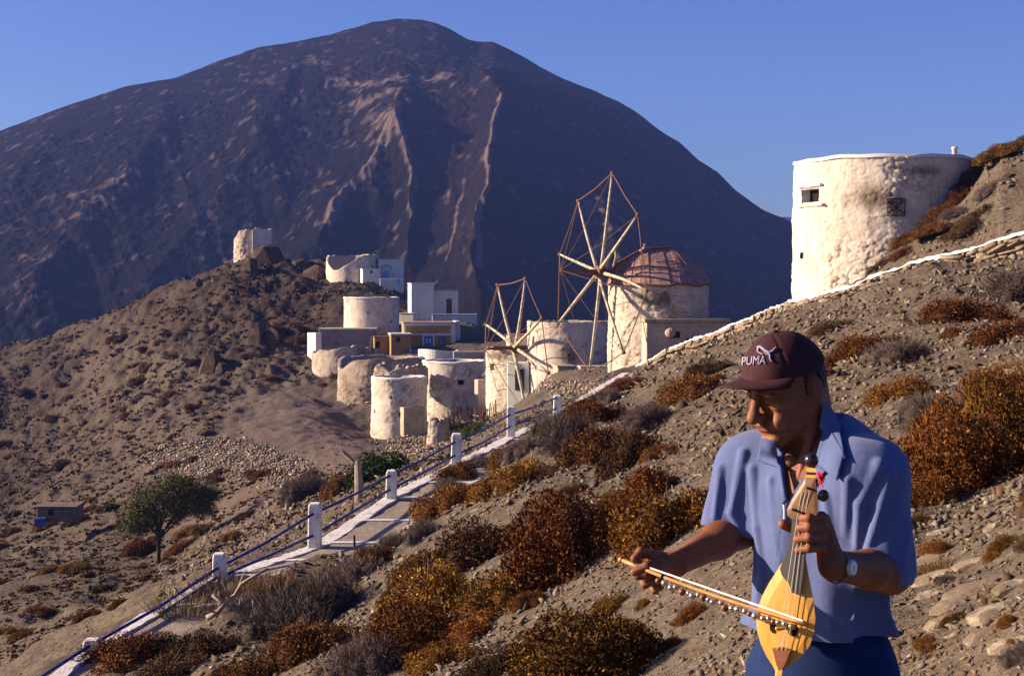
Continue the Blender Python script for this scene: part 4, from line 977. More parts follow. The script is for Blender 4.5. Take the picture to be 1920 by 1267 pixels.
def shrub(px, py, w, h, kind, label=None, group=None, mesh=None, tilt=True, Y=None):
    p_ = hit(px, py) if Y is None else gp(px, Y); s_ = w / F * p_.y
    me_ = mesh or random.choice(BUSH[kind])
    nm = {'rust': 'cushion_shrub', 'fine': 'cushion_shrub', 'gold': 'flowering_shrub', 'dark': 'cushion_shrub', 'grey': 'twiggy_shrub', 'green': 'green_bush', 'grass': 'grass_tuft'}[kind]
    o = link(nm, me_)
    hh = h / F * p_.y
    e = .3; gx = g1(p_.x + e, p_.y) - g1(p_.x - e, p_.y); sl = math.atan2(gx, 2 * e) * .75 if tilt else 0
    o.matrix_basis = Matrix.Translation(p_ + Vector((0, 0, -.06 * hh))) @ Matrix.Rotation(-sl, 4, 'Y') @ Matrix.Rotation(random.uniform(0, 6.28), 4, 'Z') @ Matrix.Diagonal((s_ * 1.34, s_ * random.uniform(1.1, 1.6), hh / .39, 1))
    props(o, label, {'green': 'bush', 'grass': 'grass'}.get(kind, 'shrub'), group)
    return o
BL_ = [
 (1092, 1300, 268, 150, 'fine', 'biggest rust shrub, at the bottom edge left of the man'),
 (1075, 1058, 205, 140, 'fine', 'large round rust shrub just left of the bow tip'),
 (1010, 1090, 120, 70, 'rust', 'low rust shrub with a flower or two under the large round one'),
 (885, 1058, 190, 100, 'dark', 'dark olive brown shrub left of the large round rust shrub'),
 (925, 1148, 135, 85, 'rust', 'rust shrub casting a wide dark shadow on bare scree'),
 (800, 1150, 150, 100, 'gold', 'gold flecked shrub downhill of the dark olive brown shrub'),
 (770, 1225, 170, 95, 'fine', 'ragged rust shrub above the bottom edge, left of centre'),
 (820, 1250, 100, 50, 'gold', 'low golden shrub at the bottom edge right of the grey twigs'),
 (680, 1275, 150, 105, 'grey', 'grey violet twiggy shrub at the bottom edge left of centre'),
 (1245, 1010, 160, 110, 'gold', 'yellow flowered shrub directly behind the bow hand'),
 (1215, 930, 130, 60, 'rust', 'flat rust shrub uphill of the yellow flowered one'),
 (1120, 862, 120, 70, 'rust', 'rust shrub on the slope below the white kerb line'),
 (1188, 868, 110, 72, 'dark', 'darker shrub touching the right side of a rust shrub on the mid slope'),
 (950, 912, 115, 44, 'gold', 'low gold shrub between the path and the mid slope'),
 (838, 955, 90, 46, 'gold', 'orange gold shrub spilling over the right edge of the steps'),
 (835, 925, 80, 34, 'grey', 'grey shrub hanging over the steps above the orange gold one'),
 (790, 1012, 50, 40, 'grey', 'narrow grey shrub beside the lower steps'),
 (1062, 838, 110, 78, 'grey', 'wide grey shrub right of the railing end'),
 (1110, 790, 90, 46, 'rust', 'brown shrub against the upper end of the railing'),
 (1290, 745, 110, 50, 'rust', 'rust shrub just under the white topped wall'),
 (1225, 790, 90, 46, 'grey', 'grey shrub halfway between wall and path'),
 (1330, 700, 80, 34, 'dark', 'small dark shrub close to the man’s cap brim'),
 (1800, 905, 210, 150, 'fine', 'broad rust shrub right of the man’s sleeve'),
 (1885, 850, 180, 150, 'fine', 'tall rust shrub at the right edge'),
 (1760, 790, 120, 70, 'grey', 'grey shrub above the broad rust shrub'),
 (1850, 745, 150, 60, 'rust', 'rust shrub uphill at the right edge'),
 (1745, 940, 110, 60, 'rust', 'low rust shrub nearest the man’s elbow'),
 (1600, 668, 110, 44, 'rust', 'rust shrub right above the cap'),
 (1700, 672, 110, 48, 'grey', 'pale grey shrub below the wall, right of the cap'),
 (1560, 622, 80, 26, 'dark', 'dark shrub at the foot of the wall near the big tower'),
 (1890, 560, 110, 60, 'grey', 'grey shrub at the right edge just below the wall'),
 (1800, 600, 130, 46, 'rust', 'rust patch of shrub below the right part of the wall'),
 (1885, 640, 120, 46, 'rust', 'rust shrub below the right wall, second row'),
 (1690, 745, 90, 40, 'gold', 'small gold shrub behind the man’s shoulder'),
 (530, 1190, 170, 105, 'grey', 'bare twiggy shrub where the two dead branches cross'),
 (600, 1150, 120, 95, 'grey', 'tall bare shrub at the near end of the steps'),
 (655, 1095, 110, 60, 'grey', 'brownish grey twigs on the right edge of the lower steps'),
 (560, 1240, 160, 80, 'rust', 'rust shrub among grey twigs at bottom left'),
 (425, 1120, 100, 56, 'grass', 'clump of dry ochre grass in front of the low post'),
 (345, 1150, 100, 56, 'grass', 'dry ochre grass covering the kerb left of the low post'),
 (380, 1230, 150, 60, 'dark', 'dark shrub under the dead branches'),
 (235, 1240, 160, 54, 'rust', 'flat rust shrub hiding the lowest kerb'),
 (470, 1275, 130, 50, 'rust', 'rust shrub at the bottom edge below the dead branches'),
 (300, 1275, 140, 50, 'dark', 'dark low shrub at the bottom left corner path'),
 (703, 895, 88, 46, 'green', 'bright green bush beyond the railing'),
 (585, 930, 80, 56, 'grey', 'dark grey twiggy shrub beyond the railing'),
 (640, 925, 60, 40, 'rust', 'small brown shrub left of the green bush'),
 (300, 1222, 100, 42, 'dark', 'dark shrub covering the lower kerb beside the lowest post'),
 (262, 1040, 50, 36, 'gold', 'small orange shrub at the foot of the tree'),
]
for a in BL_: shrub(*a[:5], label=a[5])
shrub(690, 552, 60, 18, 'dark', 'dark green mound of scrub behind the squat drum tower, left half', Y=147); shrub(722, 552, 50, 16, 'dark', 'dark green mound of scrub behind the squat drum tower, right half', Y=147)
random.seed(31)
for a in BL_[:31]:
    if a[4] in ('rust', 'fine', 'gold', 'dark') and a[2] > 85:
        for _ in range(1):
            sx = a[0] + random.choice((-1, 1)) * a[2] * random.uniform(.45, .75); sy = a[1] - (sx - a[0]) * .30 + random.uniform(-14, 14); k_ = random.choice(('rust', 'dark', 'gold', 'rust')); w_ = a[2] * random.uniform(.35, .6)
            shrub(sx, min(sy, 1262), w_, w_ * .42, k_, '%s side clump %s' % (CW[k_], where(sx, sy, LMN)), 'side clumps of the big shrubs')
# along the right edge of the path where the slope overhangs it
for (px, py, w_, h_, k_) in ((870, 900, 80, 40, 'rust'), (905, 880, 70, 34, 'grey'), (945, 868, 70, 34, 'rust'), (985, 850, 70, 36, 'grey'), (1020, 812, 70, 40, 'grey'), (1085, 775, 70, 26, 'rust'), (1130, 748, 60, 22, 'grey'), (1165, 725, 60, 18, 'rust'),
        (700, 1060, 70, 40, 'rust'), (730, 1035, 60, 40, 'grey'), (500, 1110, 80, 44, 'grass'), (470, 1140, 80, 40, 'grey')):
    shrub(px, py, w_, h_, k_, 'low %s shrub on the path edge, %s' % (CW[k_], where(px, py, [(855, 840, 'the fourth railing post up'), (958, 790, 'the fifth railing post up'), (1045, 760, 'the last railing post'), (1180, 700, 'the large windmill foot'), (600, 1010, 'the tall railing post'), (733, 905, 'the post above the steps'), (412, 1060, 'the short post')])), 'shrubs along the right edge of the path')
# the knoll behind the wall: dense brown scrub on its skyline
for (px, Yo, w_, h_, k_) in ((1655, 2.0, 60, 26, 'dark'), (1700, 2.6, 70, 30, 'rust'), (1735, 3.6, 70, 40, 'dark'), (1765, 4.4, 70, 46, 'rust'), (1795, 5.2, 80, 50, 'rust'), (1825, 6.0, 80, 50, 'dark'), (1855, 7.4, 90, 46, 'rust'), (1895, 8.0, 90, 36, 'rust'), (1925, 8.4, 90, 40, 'dark'),
        (1750, 2.0, 90, 30, 'rust'), (1815, 1.8, 100, 36, 'dark'), (1780, 3.0, 60, 30, 'grey'), (1880, 5.5, 80, 36, 'gold'), (1690, 1.2, 60, 22, 'rust'), (1860, 3.4, 60, 24, 'grey')):
    yw = float(np.interp(px, [1569, 1635, 1698, 1740, 1815, 1875, 1920, 2050], [45.8, 44.3, 43.3, 42.7, 41.7, 40.7, 40.1, 39.3]))
    shrub(px, 0, w_ * .85, h_ * .62, k_, '%s shrub on the knoll, %s' % (CW[k_], where(px, 470 - (px - 1640) * .8 - Yo * 14, [(1650, 480, 'the bottom of the big tower'), (1700, 420, 'the iron grille'), (1790, 330, 'the chimney post'), (1870, 280, 'the top of the knoll'), (1820, 440, 'the wall below the knoll'), (1750, 460, 'the dip above the wall')])), 'shrubs on the knoll by the big tower', Y=yw + Yo)
# scattered shrubs, near slope and far slopes
def free(px, py, L):
    return all(abs(px - a[0]) > .55 * a[2] or abs(py - a[1]) > .45 * a[3] for a in L)
n_ = 0
while n_ < 46:
    px = random.uniform(880, 1950); py = random.uniform(610, 1240)
    if py < 730 - (px - 1150) * .32 or not free(px, py, BL_) or (1340 < px < 1720 and py > 760): continue
    p_ = hit(px, py); d_, _z = pathd(np.array([p_.x]), np.array([p_.y]))
    if d_[0] < 1.6: continue
    w_ = random.uniform(22, 62) * (1.0 if py > 800 else .8)
    k_ = random.choice(['rust', 'rust', 'grey', 'gold', 'dark', 'grass'])
    shrub(px, py, w_, w_ * .48, k_, '%s %s tuft %s' % ('tiny' if w_ < 32 else 'small' if w_ < 46 else 'medium', CW[k_], where(px, py, LMN)), 'small shrubs on the near slope'); n_ += 1
n_ = 0
while n_ < 120:
    px = random.uniform(-40, 640); py = random.uniform(600, 1200)
    if py < 665 - px * .25 or py > 1180 - (px - 210) * .62 - 20: continue
    if blob(px, py, 560, 800, 140, 80) > .5: continue
    p_ = hit(px, py, 27)
    if p_.y < 28: continue
    w_ = random.uniform(14, 44) * (1 if py > 850 else .7)
    k_ = random.choice(['rust', 'dark', 'dark', 'rust', 'gold'])
    shrub(px, py, w_, w_ * .40, k_, '%s %s bush %s' % ('tiny' if w_ < 22 else 'small' if w_ < 34 else 'larger', CW[k_], where(px, py, LML)), 'small shrubs on the left hillside', mesh=small_kinds[k_][0] if w_ < 26 else None, Y=p_.y); n_ += 1

# ------------------------------------------------------------------ scrub too small to count
rg = np.random.default_rng(77)
def scatter(n, pxr, Yr, rg):
    px = rg.uniform(*pxr, n); Y = np.exp(rg.uniform(math.log(Yr[0]), math.log(Yr[1]), n)); x = (px - 960) / F * Y
    z = ground(x, Y); d, _ = pathd(x, Y); k = (d > .80) | (Y > 62)
    return px[k], np.stack([x, Y, z], 1)[k]
px, P = scatter(15000, (-120, 900), (34, 235), rg)
py = HOR - P[:, 2] / P[:, 1] * F
keep = (np.maximum(blob(px, py, 560, 800, 150, 75), blob(px, py, 400, 865, 110, 30)) < .45) & (fbm(P[:, 0] * .18, P[:, 1] * .12, 3, 8) > -.22) & ((px < 620) | (py > 850) | (py < 560)); P = P[keep]; px = px[keep]; py = py[keep]
n = len(P); k = 10
B = np.repeat(P, k, axis=0); sc = np.repeat(rg.uniform(.6, 1.8, n) * P[:, 1] / F * 3.0, k)
B = B + rg.normal(size=B.shape) * sc[:, None] * np.array([.75, .75, .16]); D = unit(rg.normal(size=B.shape) * .9 + np.array([0, 0, .7]))
V, Fq = blades(B, D, sc * rg.uniform(.4, 1.0, len(B)), sc * rg.uniform(.9, 1.7, len(B)), rg)
cc = np.array([(.050, .026, .012), (.10, .045, .014), (.075, .055, .03), (.16, .075, .02), (.12, .09, .075)])[rg.choice(5, n, p=[.36, .26, .2, .1, .08])]
props(link('scrub', fastmesh('scrub', V, Fq, M_LEAF, False, np.repeat(cc, k * 4, axis=0))), kind='stuff')
# dry grass and twigs on the near slope
px, P = scatter(5200, (300, 2000), (5, 60), rg); P = P[fbm(P[:, 0] * .8, P[:, 1] * .5, 3, 18) > .02]
n = len(P); k = 9; B = np.repeat(P, k, axis=0); sc = np.repeat(rg.uniform(.5, 1.4, n) * (P[:, 1] ** .8) / F * 10, k)
B = B + rg.normal(size=B.shape) * sc[:, None] * np.array([.6, .6, .02]); D = unit(rg.normal(size=B.shape) * .55 + np.array([0, 0, 1.0]))
V, Fq = blades(B, D, sc * rg.uniform(.8, 1.8, len(B)), sc * rg.uniform(.06, .14, len(B)), rg)
cc = np.array([(.30, .20, .09), (.17, .12, .09), (.20, .09, .025), (.36, .27, .13)])[rg.choice(4, n)]
props(link('dry_grass', fastmesh('dry_grass', V, Fq, M_LEAF, False, np.repeat(cc, k * 4, axis=0))), kind='stuff')

# ------------------------------------------------------------------ loose stones: shale chips, one joined mesh
OC = np.array([(1, 0, 0), (0, 1, 0), (-1, 0, 0), (0, -1, 0), (0, 0, 1), (0, 0, -1)], float) * .5
OF = np.array([(0, 1, 4), (1, 2, 4), (2, 3, 4), (3, 0, 4), (1, 0, 5), (2, 1, 5), (3, 2, 5), (0, 3, 5)])
def chips(P, s, rg, flat=(.16, .5), colr=None, lift=.1):
    n = len(P); V = OC[None] * (1 + rg.uniform(-.28, .28, (n, 6, 1)))
    V = V * np.stack([rg.uniform(.8, 1.35, n), rg.uniform(.42, .85, n), rg.uniform(*flat, n)], 1)[:, None, :] * s[:, None, None]
    def rot(V, ax, a):
        c_, s__ = np.cos(a)[:, None], np.sin(a)[:, None]; i, j = [(1, 2), (0, 2), (0, 1)][ax]
        W_ = V.copy(); W_[..., i] = V[..., i] * c_ - V[..., j] * s__; W_[..., j] = V[..., i] * s__ + V[..., j] * c_; return W_
    V = rot(V, 0, rg.normal(size=n) * .45); V = rot(V, 1, rg.normal(size=n) * .38 + .25); V = rot(V, 2, rg.uniform(0, 6.28, n))
    V = V + P[:, None, :] + np.array([0, 0, 1.0]) * (s * lift)[:, None, None]
    Fc = OF[None] + (np.arange(n) * 6)[:, None, None]
    t = rg.random((n, 1)) ** 1.5; c1 = np.array((.20, .155, .115)); c2 = np.array((.46, .39, .31))
    col = c1 * (1 - t) + c2 * t; h = rg.random(n); col[h < .10] = (.30, .18, .10); col[h > .975] = (.66, .62, .56)
    if colr is not None: col = col * colr
    return V.reshape(-1, 3), Fc.reshape(-1, 3), np.repeat(col, 6, axis=0)
px, P = scatter(80000, (300, 2030), (4.2, 58), rg)
gr_ = fbm(P[:, 0] * .9, P[:, 1] * .6, 3, 28); s_ = (rg.random(len(P)) ** 3.2 * 22 + 3.6) * P[:, 1] ** .80 * 1.55 / F
s_ *= 1 + .5 * gr_
keep = rg.random(len(P)) < np.clip(.75 + 1.3 * gr_, .25, 1)
Vc, Fc, cc = chips(P[keep], s_[keep], rg)
props(link('loose_stones', fastmesh('loose_stones', Vc, Fc, M_STONES, False, cc)), kind='stuff')
px, P = scatter(9000, (330, 2030), (5, 56), rg)
bd_ = fbm(P[:, 0] * .35 + P[:, 1] * .12, P[:, 1] * .22, 3, 61); P = P[bd_ > .10]
s_ = (rg.random(len(P)) ** 2 * 34 + 12) * P[:, 1] ** .72 * 2.2 / F
Vc, Fc, cc = chips(P, s_, rg, (.12, .30), np.array([[.62, .56, .50]]), .0)
props(link('bedrock_flakes', fastmesh('bedrock_flakes', Vc, Fc, M_STONES, False, cc)), kind='stuff')
px, P = scatter(30000, (-120, 1150), (26, 190), rg)
py = HOR - P[:, 2] / P[:, 1] * F
rb = np.maximum.reduce([blob(px, py, 400, 865, 130, 44), blob(px, py, 530, 890, 70, 34), blob(px, py, 780, 835, 70, 34), blob(px, py, 1065, 728, 60, 15)]) * (P[:, 1] > 45)
keep = rg.random(len(P)) < np.where(rb > .3, 1.0, .42) * np.where((blob(px, py, 560, 780, 120, 55) > .4) & (P[:, 1] > 60), .25, 1)
P = P[keep]; rb = rb[keep]; s_ = (rg.random(len(P)) ** 3 * 7 + 2.2) * P[:, 1] / F * (1 + .3 * (rb > .3))
Vc, Fc, cc = chips(P, s_, rg, (.3, .7), np.where(rb > .3, 1.7, .78)[:, None])
props(link('hillside_stones', fastmesh('hillside_stones', Vc, Fc, M_STONES, False, cc)), kind='stuff')
# dense rubble heaps
L_ = []
for (cx, cy, rx, ry, n) in ((400, 862, 125, 38, 3600), (530, 885, 60, 28, 900), (785, 838, 60, 30, 1100), (1070, 728, 60, 12, 700), (890, 785, 50, 20, 500), (690, 745, 60, 20, 300)):
    t_ = rg.uniform(0, 6.28, n); r_ = np.sqrt(rg.random(n)); qx = cx + rx * r_ * np.cos(t_); qy = cy + ry * r_ * np.sin(t_)
    for x_, y_ in zip(qx[::1], qy[::1]): L_.append((x_, y_))
L_ = np.array(L_); Yg = np.exp(np.linspace(math.log(42), math.log(130), 220))
PXg = np.linspace(260, 1140, 240); G_ = HOR - ground((PXg[:, None] - 960) / F * Yg[None], np.ones((240, 1)) * Yg[None]) / Yg[None] * F
ci = np.clip(((L_[:, 0] - 260) / 880 * 239).astype(int), 0, 239); rows_ = G_[ci]; ii = np.argmax(rows_ <= L_[:, 1][:, None], axis=1)
Yq = Yg[ii]; P = np.stack([(L_[:, 0] - 960) / F * Yq, Yq], 1); P = np.column_stack([P, ground(P[:, 0], P[:, 1])])[ii > 0]
s_ = (rg.random(len(P)) ** 2 * 6 + 3.0) * P[:, 1] / F
Vc, Fc, cc = chips(P, s_, rg, (.4, .8), np.array([[1.65, 1.62, 1.66]]), .25)
props(link('rubble', fastmesh('rubble', Vc, Fc, M_STONES, False, cc)), kind='stuff')

# ------------------------------------------------------------------ bigger rocks, each on its own
def rock_mesh(seed, n=2, flat=.5, crag=0):
    import bmesh
    rg_ = np.random.default_rng(seed); P_ = rg_.normal(size=(26 if not crag else 34, 3)); P_ = P_ / np.linalg.norm(P_, axis=1)[:, None] * rg_.uniform(.7, 1, (len(P_), 1))
    P_ = np.sign(P_) * np.abs(P_) ** .7 * .5; P_[:, 2] *= flat
    if crag: P_[:, :2] *= (1.1 - P_[:, 2:3] * .9)
    bm = bmesh.new(); vs = [bm.verts.new(p) for p in P_]; r_ = bmesh.ops.convex_hull(bm, input=vs)
    bmesh.ops.delete(bm, geom=[v for v in bm.verts if not v.link_faces], context='VERTS')
    me = bpy.data.meshes.new('rock'); bm.to_mesh(me); bm.free(); me.materials.append(M_STONE); return me
RK = [rock_mesh(q, 2, .35) for q in range(5)]
M_CRAG = noisy('crag_rock', (.085, .055, .036), (.040, .027, .020), .7, c3=(.20, .10, .04), s3=2.2, bs=4, bstr=.8, bdist=.2, geo=True)
random.seed(21)
for (px, py, w_, h_, rz) in ((1755, 1085, 110, 26, .3), (1830, 1108, 150, 34, .2), (1790, 1135, 120, 30, .4), (1868, 1150, 130, 36, .1), (1770, 1170, 100, 26, .5), (1740, 1120, 70, 22, .2), (1900, 1100, 90, 28, .4), (1850, 1195, 110, 30, .2), (1900, 1215, 110, 30, 0), (1745, 1050, 80, 20, .5), (1820, 1060, 80, 18, .2)):
    p_ = hit(px, py); s_ = w_ / F * p_.y; o = link('rock', random.choice(RK)); o.matrix_basis = Matrix.Translation(p_) @ Matrix.Rotation(-.28, 4, 'Y') @ Matrix.Rotation(rz + random.uniform(-.2, .2), 4, 'Z') @ Matrix.Diagonal((s_, s_ * .7, h_ / F * p_.y * 2.2, 1))
    props(o, '%s shale slab %s' % ('long flat' if w_ > 105 else 'short flat', where(px, py, [(1750, 1060, 'the man’s elbow'), (1830, 1110, 'the outcrop’s middle'), (1870, 1160, 'the outcrop’s dark hollow'), (1900, 1215, 'the bottom right corner'), (1765, 1165, 'the shirt hem')])), 'rock', 'shale slabs right of the man')
for (px, py, w_) in ((700, 1090, 34), (760, 1050, 30), (1370, 590, 30), (1450, 700, 30), (1640, 730, 36), (1330, 840, 36), (1040, 940, 30), (1860, 990, 60), (1760, 1000, 50), (640, 1190, 44), (980, 1110, 30), (1110, 960, 34), (600, 1215, 36), (890, 960, 26), (1500, 720, 30), (1180, 1180, 40), (1300, 1150, 50), (1020, 880, 22)):
    p_ = hit(px, py); s_ = w_ / F * p_.y; o = link('rock', random.choice(RK)); o.matrix_basis = Matrix.Translation(p_) @ Matrix.Rotation(-.25, 4, 'Y') @ Matrix.Rotation(random.uniform(0, 6), 4, 'Z') @ Matrix.Diagonal((s_, s_ * .7, s_ * .7, 1))
    props(o, '%s loose stone %s' % ('large' if w_ > 36 else 'pale', where(px, py, LMN)), 'rock', 'larger loose stones on the near slope')
CRAG = [rock_mesh(40 + q, 3, .95, 1) for q in range(3)]
for me_ in CRAG: me_.materials[0] = M_CRAG
for (px, py, w_, h_, lab) in ((500, 492, 60, 34, 'dark upright crag just below the hilltop ruin'), (470, 510, 34, 40, 'narrow dark crag left of the one below the hilltop ruin'), (560, 500, 40, 16, 'low crag on the ridge between the ruin and the cream tower'),
        (482, 645, 30, 60, 'tall split crag halfway down the left hill, orange lit edge'), (508, 648, 28, 40, 'pale leaning slab beside the tall split crag'), (396, 695, 44, 44, 'lone crag lower on the left hill'), (418, 700, 26, 28, 'small crag right of the lone lower one'), (590, 520, 50, 26, 'flat crag left of the cream broken tower')):
    p_ = hit(px, py, 100); o = link('crag', random.choice(CRAG)); o.matrix_basis = Matrix.Translation(p_) @ Matrix.Rotation(random.uniform(-.2, .2), 4, 'Y') @ Matrix.Rotation(random.uniform(0, 6), 4, 'Z') @ Matrix.Diagonal((w_ / F * p_.y, w_ / F * p_.y, h_ / F * p_.y * 1.9, 1))
    props(o, lab, 'crag')

# ------------------------------------------------------------------ the windswept tree
M_BARK = noisy('bark', (.06, .045, .03), (.035, .026, .018), 6, bs=20, geo=True)
tp = hit(297, 1057, 45); tr = thing('olive_tree', 'lone small windswept dark green tree on the slope beyond the railing', 'tree', tp)
k = tp.y / F; rg2 = np.random.default_rng(5)
MB().tube([(0, 0, -.3), (.01, 0, .6), (.0, .02, 1.2), (.06, 0, 1.7)], [.10, .085, .075, .06], 8).build('trunk', M_BARK, tr, True)
limbs = []
for (ex, ez, ey) in ((-1.0, 1.9, .3), (-.4, 2.9, -.3), (.4, 3.3, .2), (1.1, 3.4, -.4), (1.9, 3.0, .3), (1.7, 2.4, -.3), (.9, 2.3, .5), (-.7, 2.4, .4)):
    st = Vector((0, 0, random.uniform(.9, 1.5))); e_ = Vector((ex, ey, ez)); m_ = st.lerp(e_, .5) + Vector((0, 0, .15))
    MB().tube([st, m_, e_], [.05, .035, .012], 6).build('limb', M_BARK, tr, True); limbs.append(e_)
L_ = []; Cc = []
for e_ in limbs + [Vector((.3, 0, 2.6)), Vector((1.3, .1, 2.9)), Vector((-.3, 0, 2.0)), Vector((.7, -.3, 2.9)), Vector((2.1, .1, 2.75)), Vector((-.9, .2, 2.3)), Vector((-.9, -.2, 1.7)), Vector((.2, .2, 2.1)), Vector((1.0, .1, 2.2)), Vector((1.6, -.1, 2.6)), Vector((.5, 0, 3.1)), Vector((-1.15, 0, 1.45)), Vector((-.6, .1, 1.5)), Vector((1.9, .1, 2.2))]:
    n = 950; r_ = .62 * rg2.uniform(.75, 1.2); d = unit(rg2.normal(size=(n, 3))) * (rg2.random(n) ** .45)[:, None] * r_; d[:, 2] *= .72
    L_.append(d + np.array(e_)); Cc.append(np.tile(rg2.uniform(.7, 1.25), n))
L_ = np.concatenate(L_); Cc = np.concatenate(Cc); n = len(L_)
V, Fq = blades(L_, unit(rg2.normal(size=(n, 3))), rg2.uniform(.05, .11, n), rg2.uniform(.025, .05, n), rg2)
col = np.array([(.11, .105, .032)]) * Cc[:, None] * rg2.uniform(.6, 1.6, (n, 1)); col[rg2.random(n) < .12] = (.13, .10, .03)
link('crown', fastmesh('crown', V, Fq, M_LEAF, False, np.repeat(col, 4, axis=0)), tr)

# ------------------------------------------------------------------ driftwood, stake, garden fence
M_DEAD = noisy('bleached_wood', (.46, .38, .31), (.28, .21, .17), 5, bs=40, bstr=.6, geo=True)
def branch(label, pts, r0, r1, twigs=0):
    P_ = []
    for (px, py, up) in pts:
        q = hit(px, py + up * F / 20); P_.append(Vector(((px - 960) / F * (q.y - .9), q.y - .9, (HOR - py) / F * (q.y - .9))))
    y0 = hit(450, 1188).y - .4; P_ = [p * (y0 / p.y) for p in P_]
    P_ = [Vector((p.x / p.y * (y0 + (p.y - y0) * .4), y0 + (p.y - y0) * .4, p.z / p.y * (y0 + (p.y - y0) * .4))) for p in P_]
    n = len(P_); o = MB().tube(P_, [r0 + (r1 - r0) * i / (n - 1) for i in range(n)], 7)
    for _ in range(twigs):
        i = random.randrange(n - 1); s_ = P_[i].lerp(P_[i + 1], random.random()); e_ = s_ + Vector((random.uniform(-.3, .3), random.uniform(-.2, .2), random.uniform(.05, .3)))
        o.tube([s_, (s_ + e_) / 2 + Vector((0, 0, .03)), e_], [r1, r1 * .7, r1 * .4], 5)
    props(o.build('dead_branch', M_DEAD, smooth=True), label, 'branch')
branch('long bleached branch slanting up to the right from the twigs at lower left', [(388, 1158, 0), (408, 1148, 0), (420, 1132, 0), (440, 1116, .02), (452, 1095, .03), (475, 1080, .03), (503, 1066, .03)], .04, .018, 5)
branch('bleached branch crossing under the longer one and running down to the right', [(398, 1114, .03), (420, 1132, .02), (445, 1143, 0), (468, 1155, 0), (508, 1170, 0)], .028, .015, 6)
p_ = hit(672, 945, 33); st = thing('wooden_stake', 'pale rough wooden stake beside the green bush beyond the railing', 'stake', p_)
MB().tube([(0, 0, -.3), (.01, 0, .4), (-.02, 0, .95)], [.085, .10, .07], 8).build('shaft', M_DEAD, st)
MB().tube([(-.1, 0, .9), (-.38, .05, 1.15)], .05, 6).build('side_arm', M_DEAD, st)
gf = thing('stick_fence', 'crooked reddish stick fence round the small garden below the smaller windmill', 'fence', hit(880, 800, 55)); inv3 = gf.matrix_basis.inverted()
random.seed(4)
M_STK = noisy('red_stick', (.26, .10, .05), (.14, .06, .04), 5, geo=True)
for q in range(30):
    px = 832 + q * 3.4; p_ = hit(px, 800 + 8 * math.sin(q * .4) - q * .4, 55); hh = random.uniform(20, 34) / F * p_.y
    MB().tube([inv3 @ (p_ + Vector((0, 0, -.1))), inv3 @ (p_ + Vector((random.uniform(-.1, .1), 0, hh)))], random.uniform(.03, .05), 5).build('stick', M_STK, gf)
for hh in (.25, .6):
    MB().tube([inv3 @ (hit(832 + q * 11, 800 + 8 * math.sin(q * 1.3) - q * 1.3, 55) + Vector((0, -.05, hh))) for q in range(10)], .028, 5).build('rail', M_DEAD, gf)
P = []; 
for _ in range(900):
    px = random.uniform(812, 905); q = random.uniform(0, 1); P.append(hit(px, 800 + 26 * q - (px - 812) * .05, 55) if _ < 160 else P[_ % 160] + Vector((random.uniform(-.5, .5), random.uniform(-.5, .5), 0)))
P = np.array([p[:] for p in P]); P = np.repeat(P, 6, axis=0) + rg.normal(size=(5400, 3)) * np.array([.15, .15, .01]); P[:, 2] = ground(P[:, 0], P[:, 1])
V, Fq = blades(P, unit(rg.normal(size=P.shape) * .4 + np.array([0, 0, 1.])), rg.uniform(.1, .3, len(P)), rg.uniform(.02, .05, len(P)), rg)
props(link('garden_grass', fastmesh('garden_grass', V, Fq, M_LEAF, False, np.repeat(np.array([(.06, .085, .018)]) * rg.uniform(.6, 1.5, (len(P), 1)), 4, axis=0))), kind='stuff')
# ------------------------------------------------------------------ the musician
def q3(px, py, d=0.0): return np.array(W(px, py, 3.3 + d))
def smin(a, b, k):
    h = np.clip(.5 + .5 * (b - a) / k, 0, 1); return b + (a - b) * h - k * h * (1 - h)
def smax(a, b, k): return -smin(-a, -b, k)
def cap(P, a, b, r0, r1=None):
    r1 = r0 if r1 is None else r1
    a = np.asarray(a, np.float32); b = np.asarray(b, np.float32); ba = b - a; L2 = float(ba @ ba)
    dx, dy, dz = P[0] - a[0], P[1] - a[1], P[2] - a[2]
    h = np.clip((dx * ba[0] + dy * ba[1] + dz * ba[2]) / L2, 0, 1)
    return np.sqrt((dx - h * ba[0]) ** 2 + (dy - h * ba[1]) ** 2 + (dz - h * ba[2]) ** 2) - (r0 + (r1 - r0) * h)
def ell(P, c, r):
    x, y, z = (P[0] - c[0]) / r[0], (P[1] - c[1]) / r[1], (P[2] - c[2]) / r[2]
    k0 = np.sqrt(x * x + y * y + z * z); k1 = np.sqrt((x / r[0]) ** 2 + (y / r[1]) ** 2 + (z / r[2]) ** 2)
    return k0 * (k0 - 1) / np.maximum(k1, 1e-6)
def grid(lo, hi, h):
    ax = [np.arange(lo[i], hi[i], h, dtype=np.float32) for i in range(3)]
    return np.meshgrid(*ax, indexing='ij')
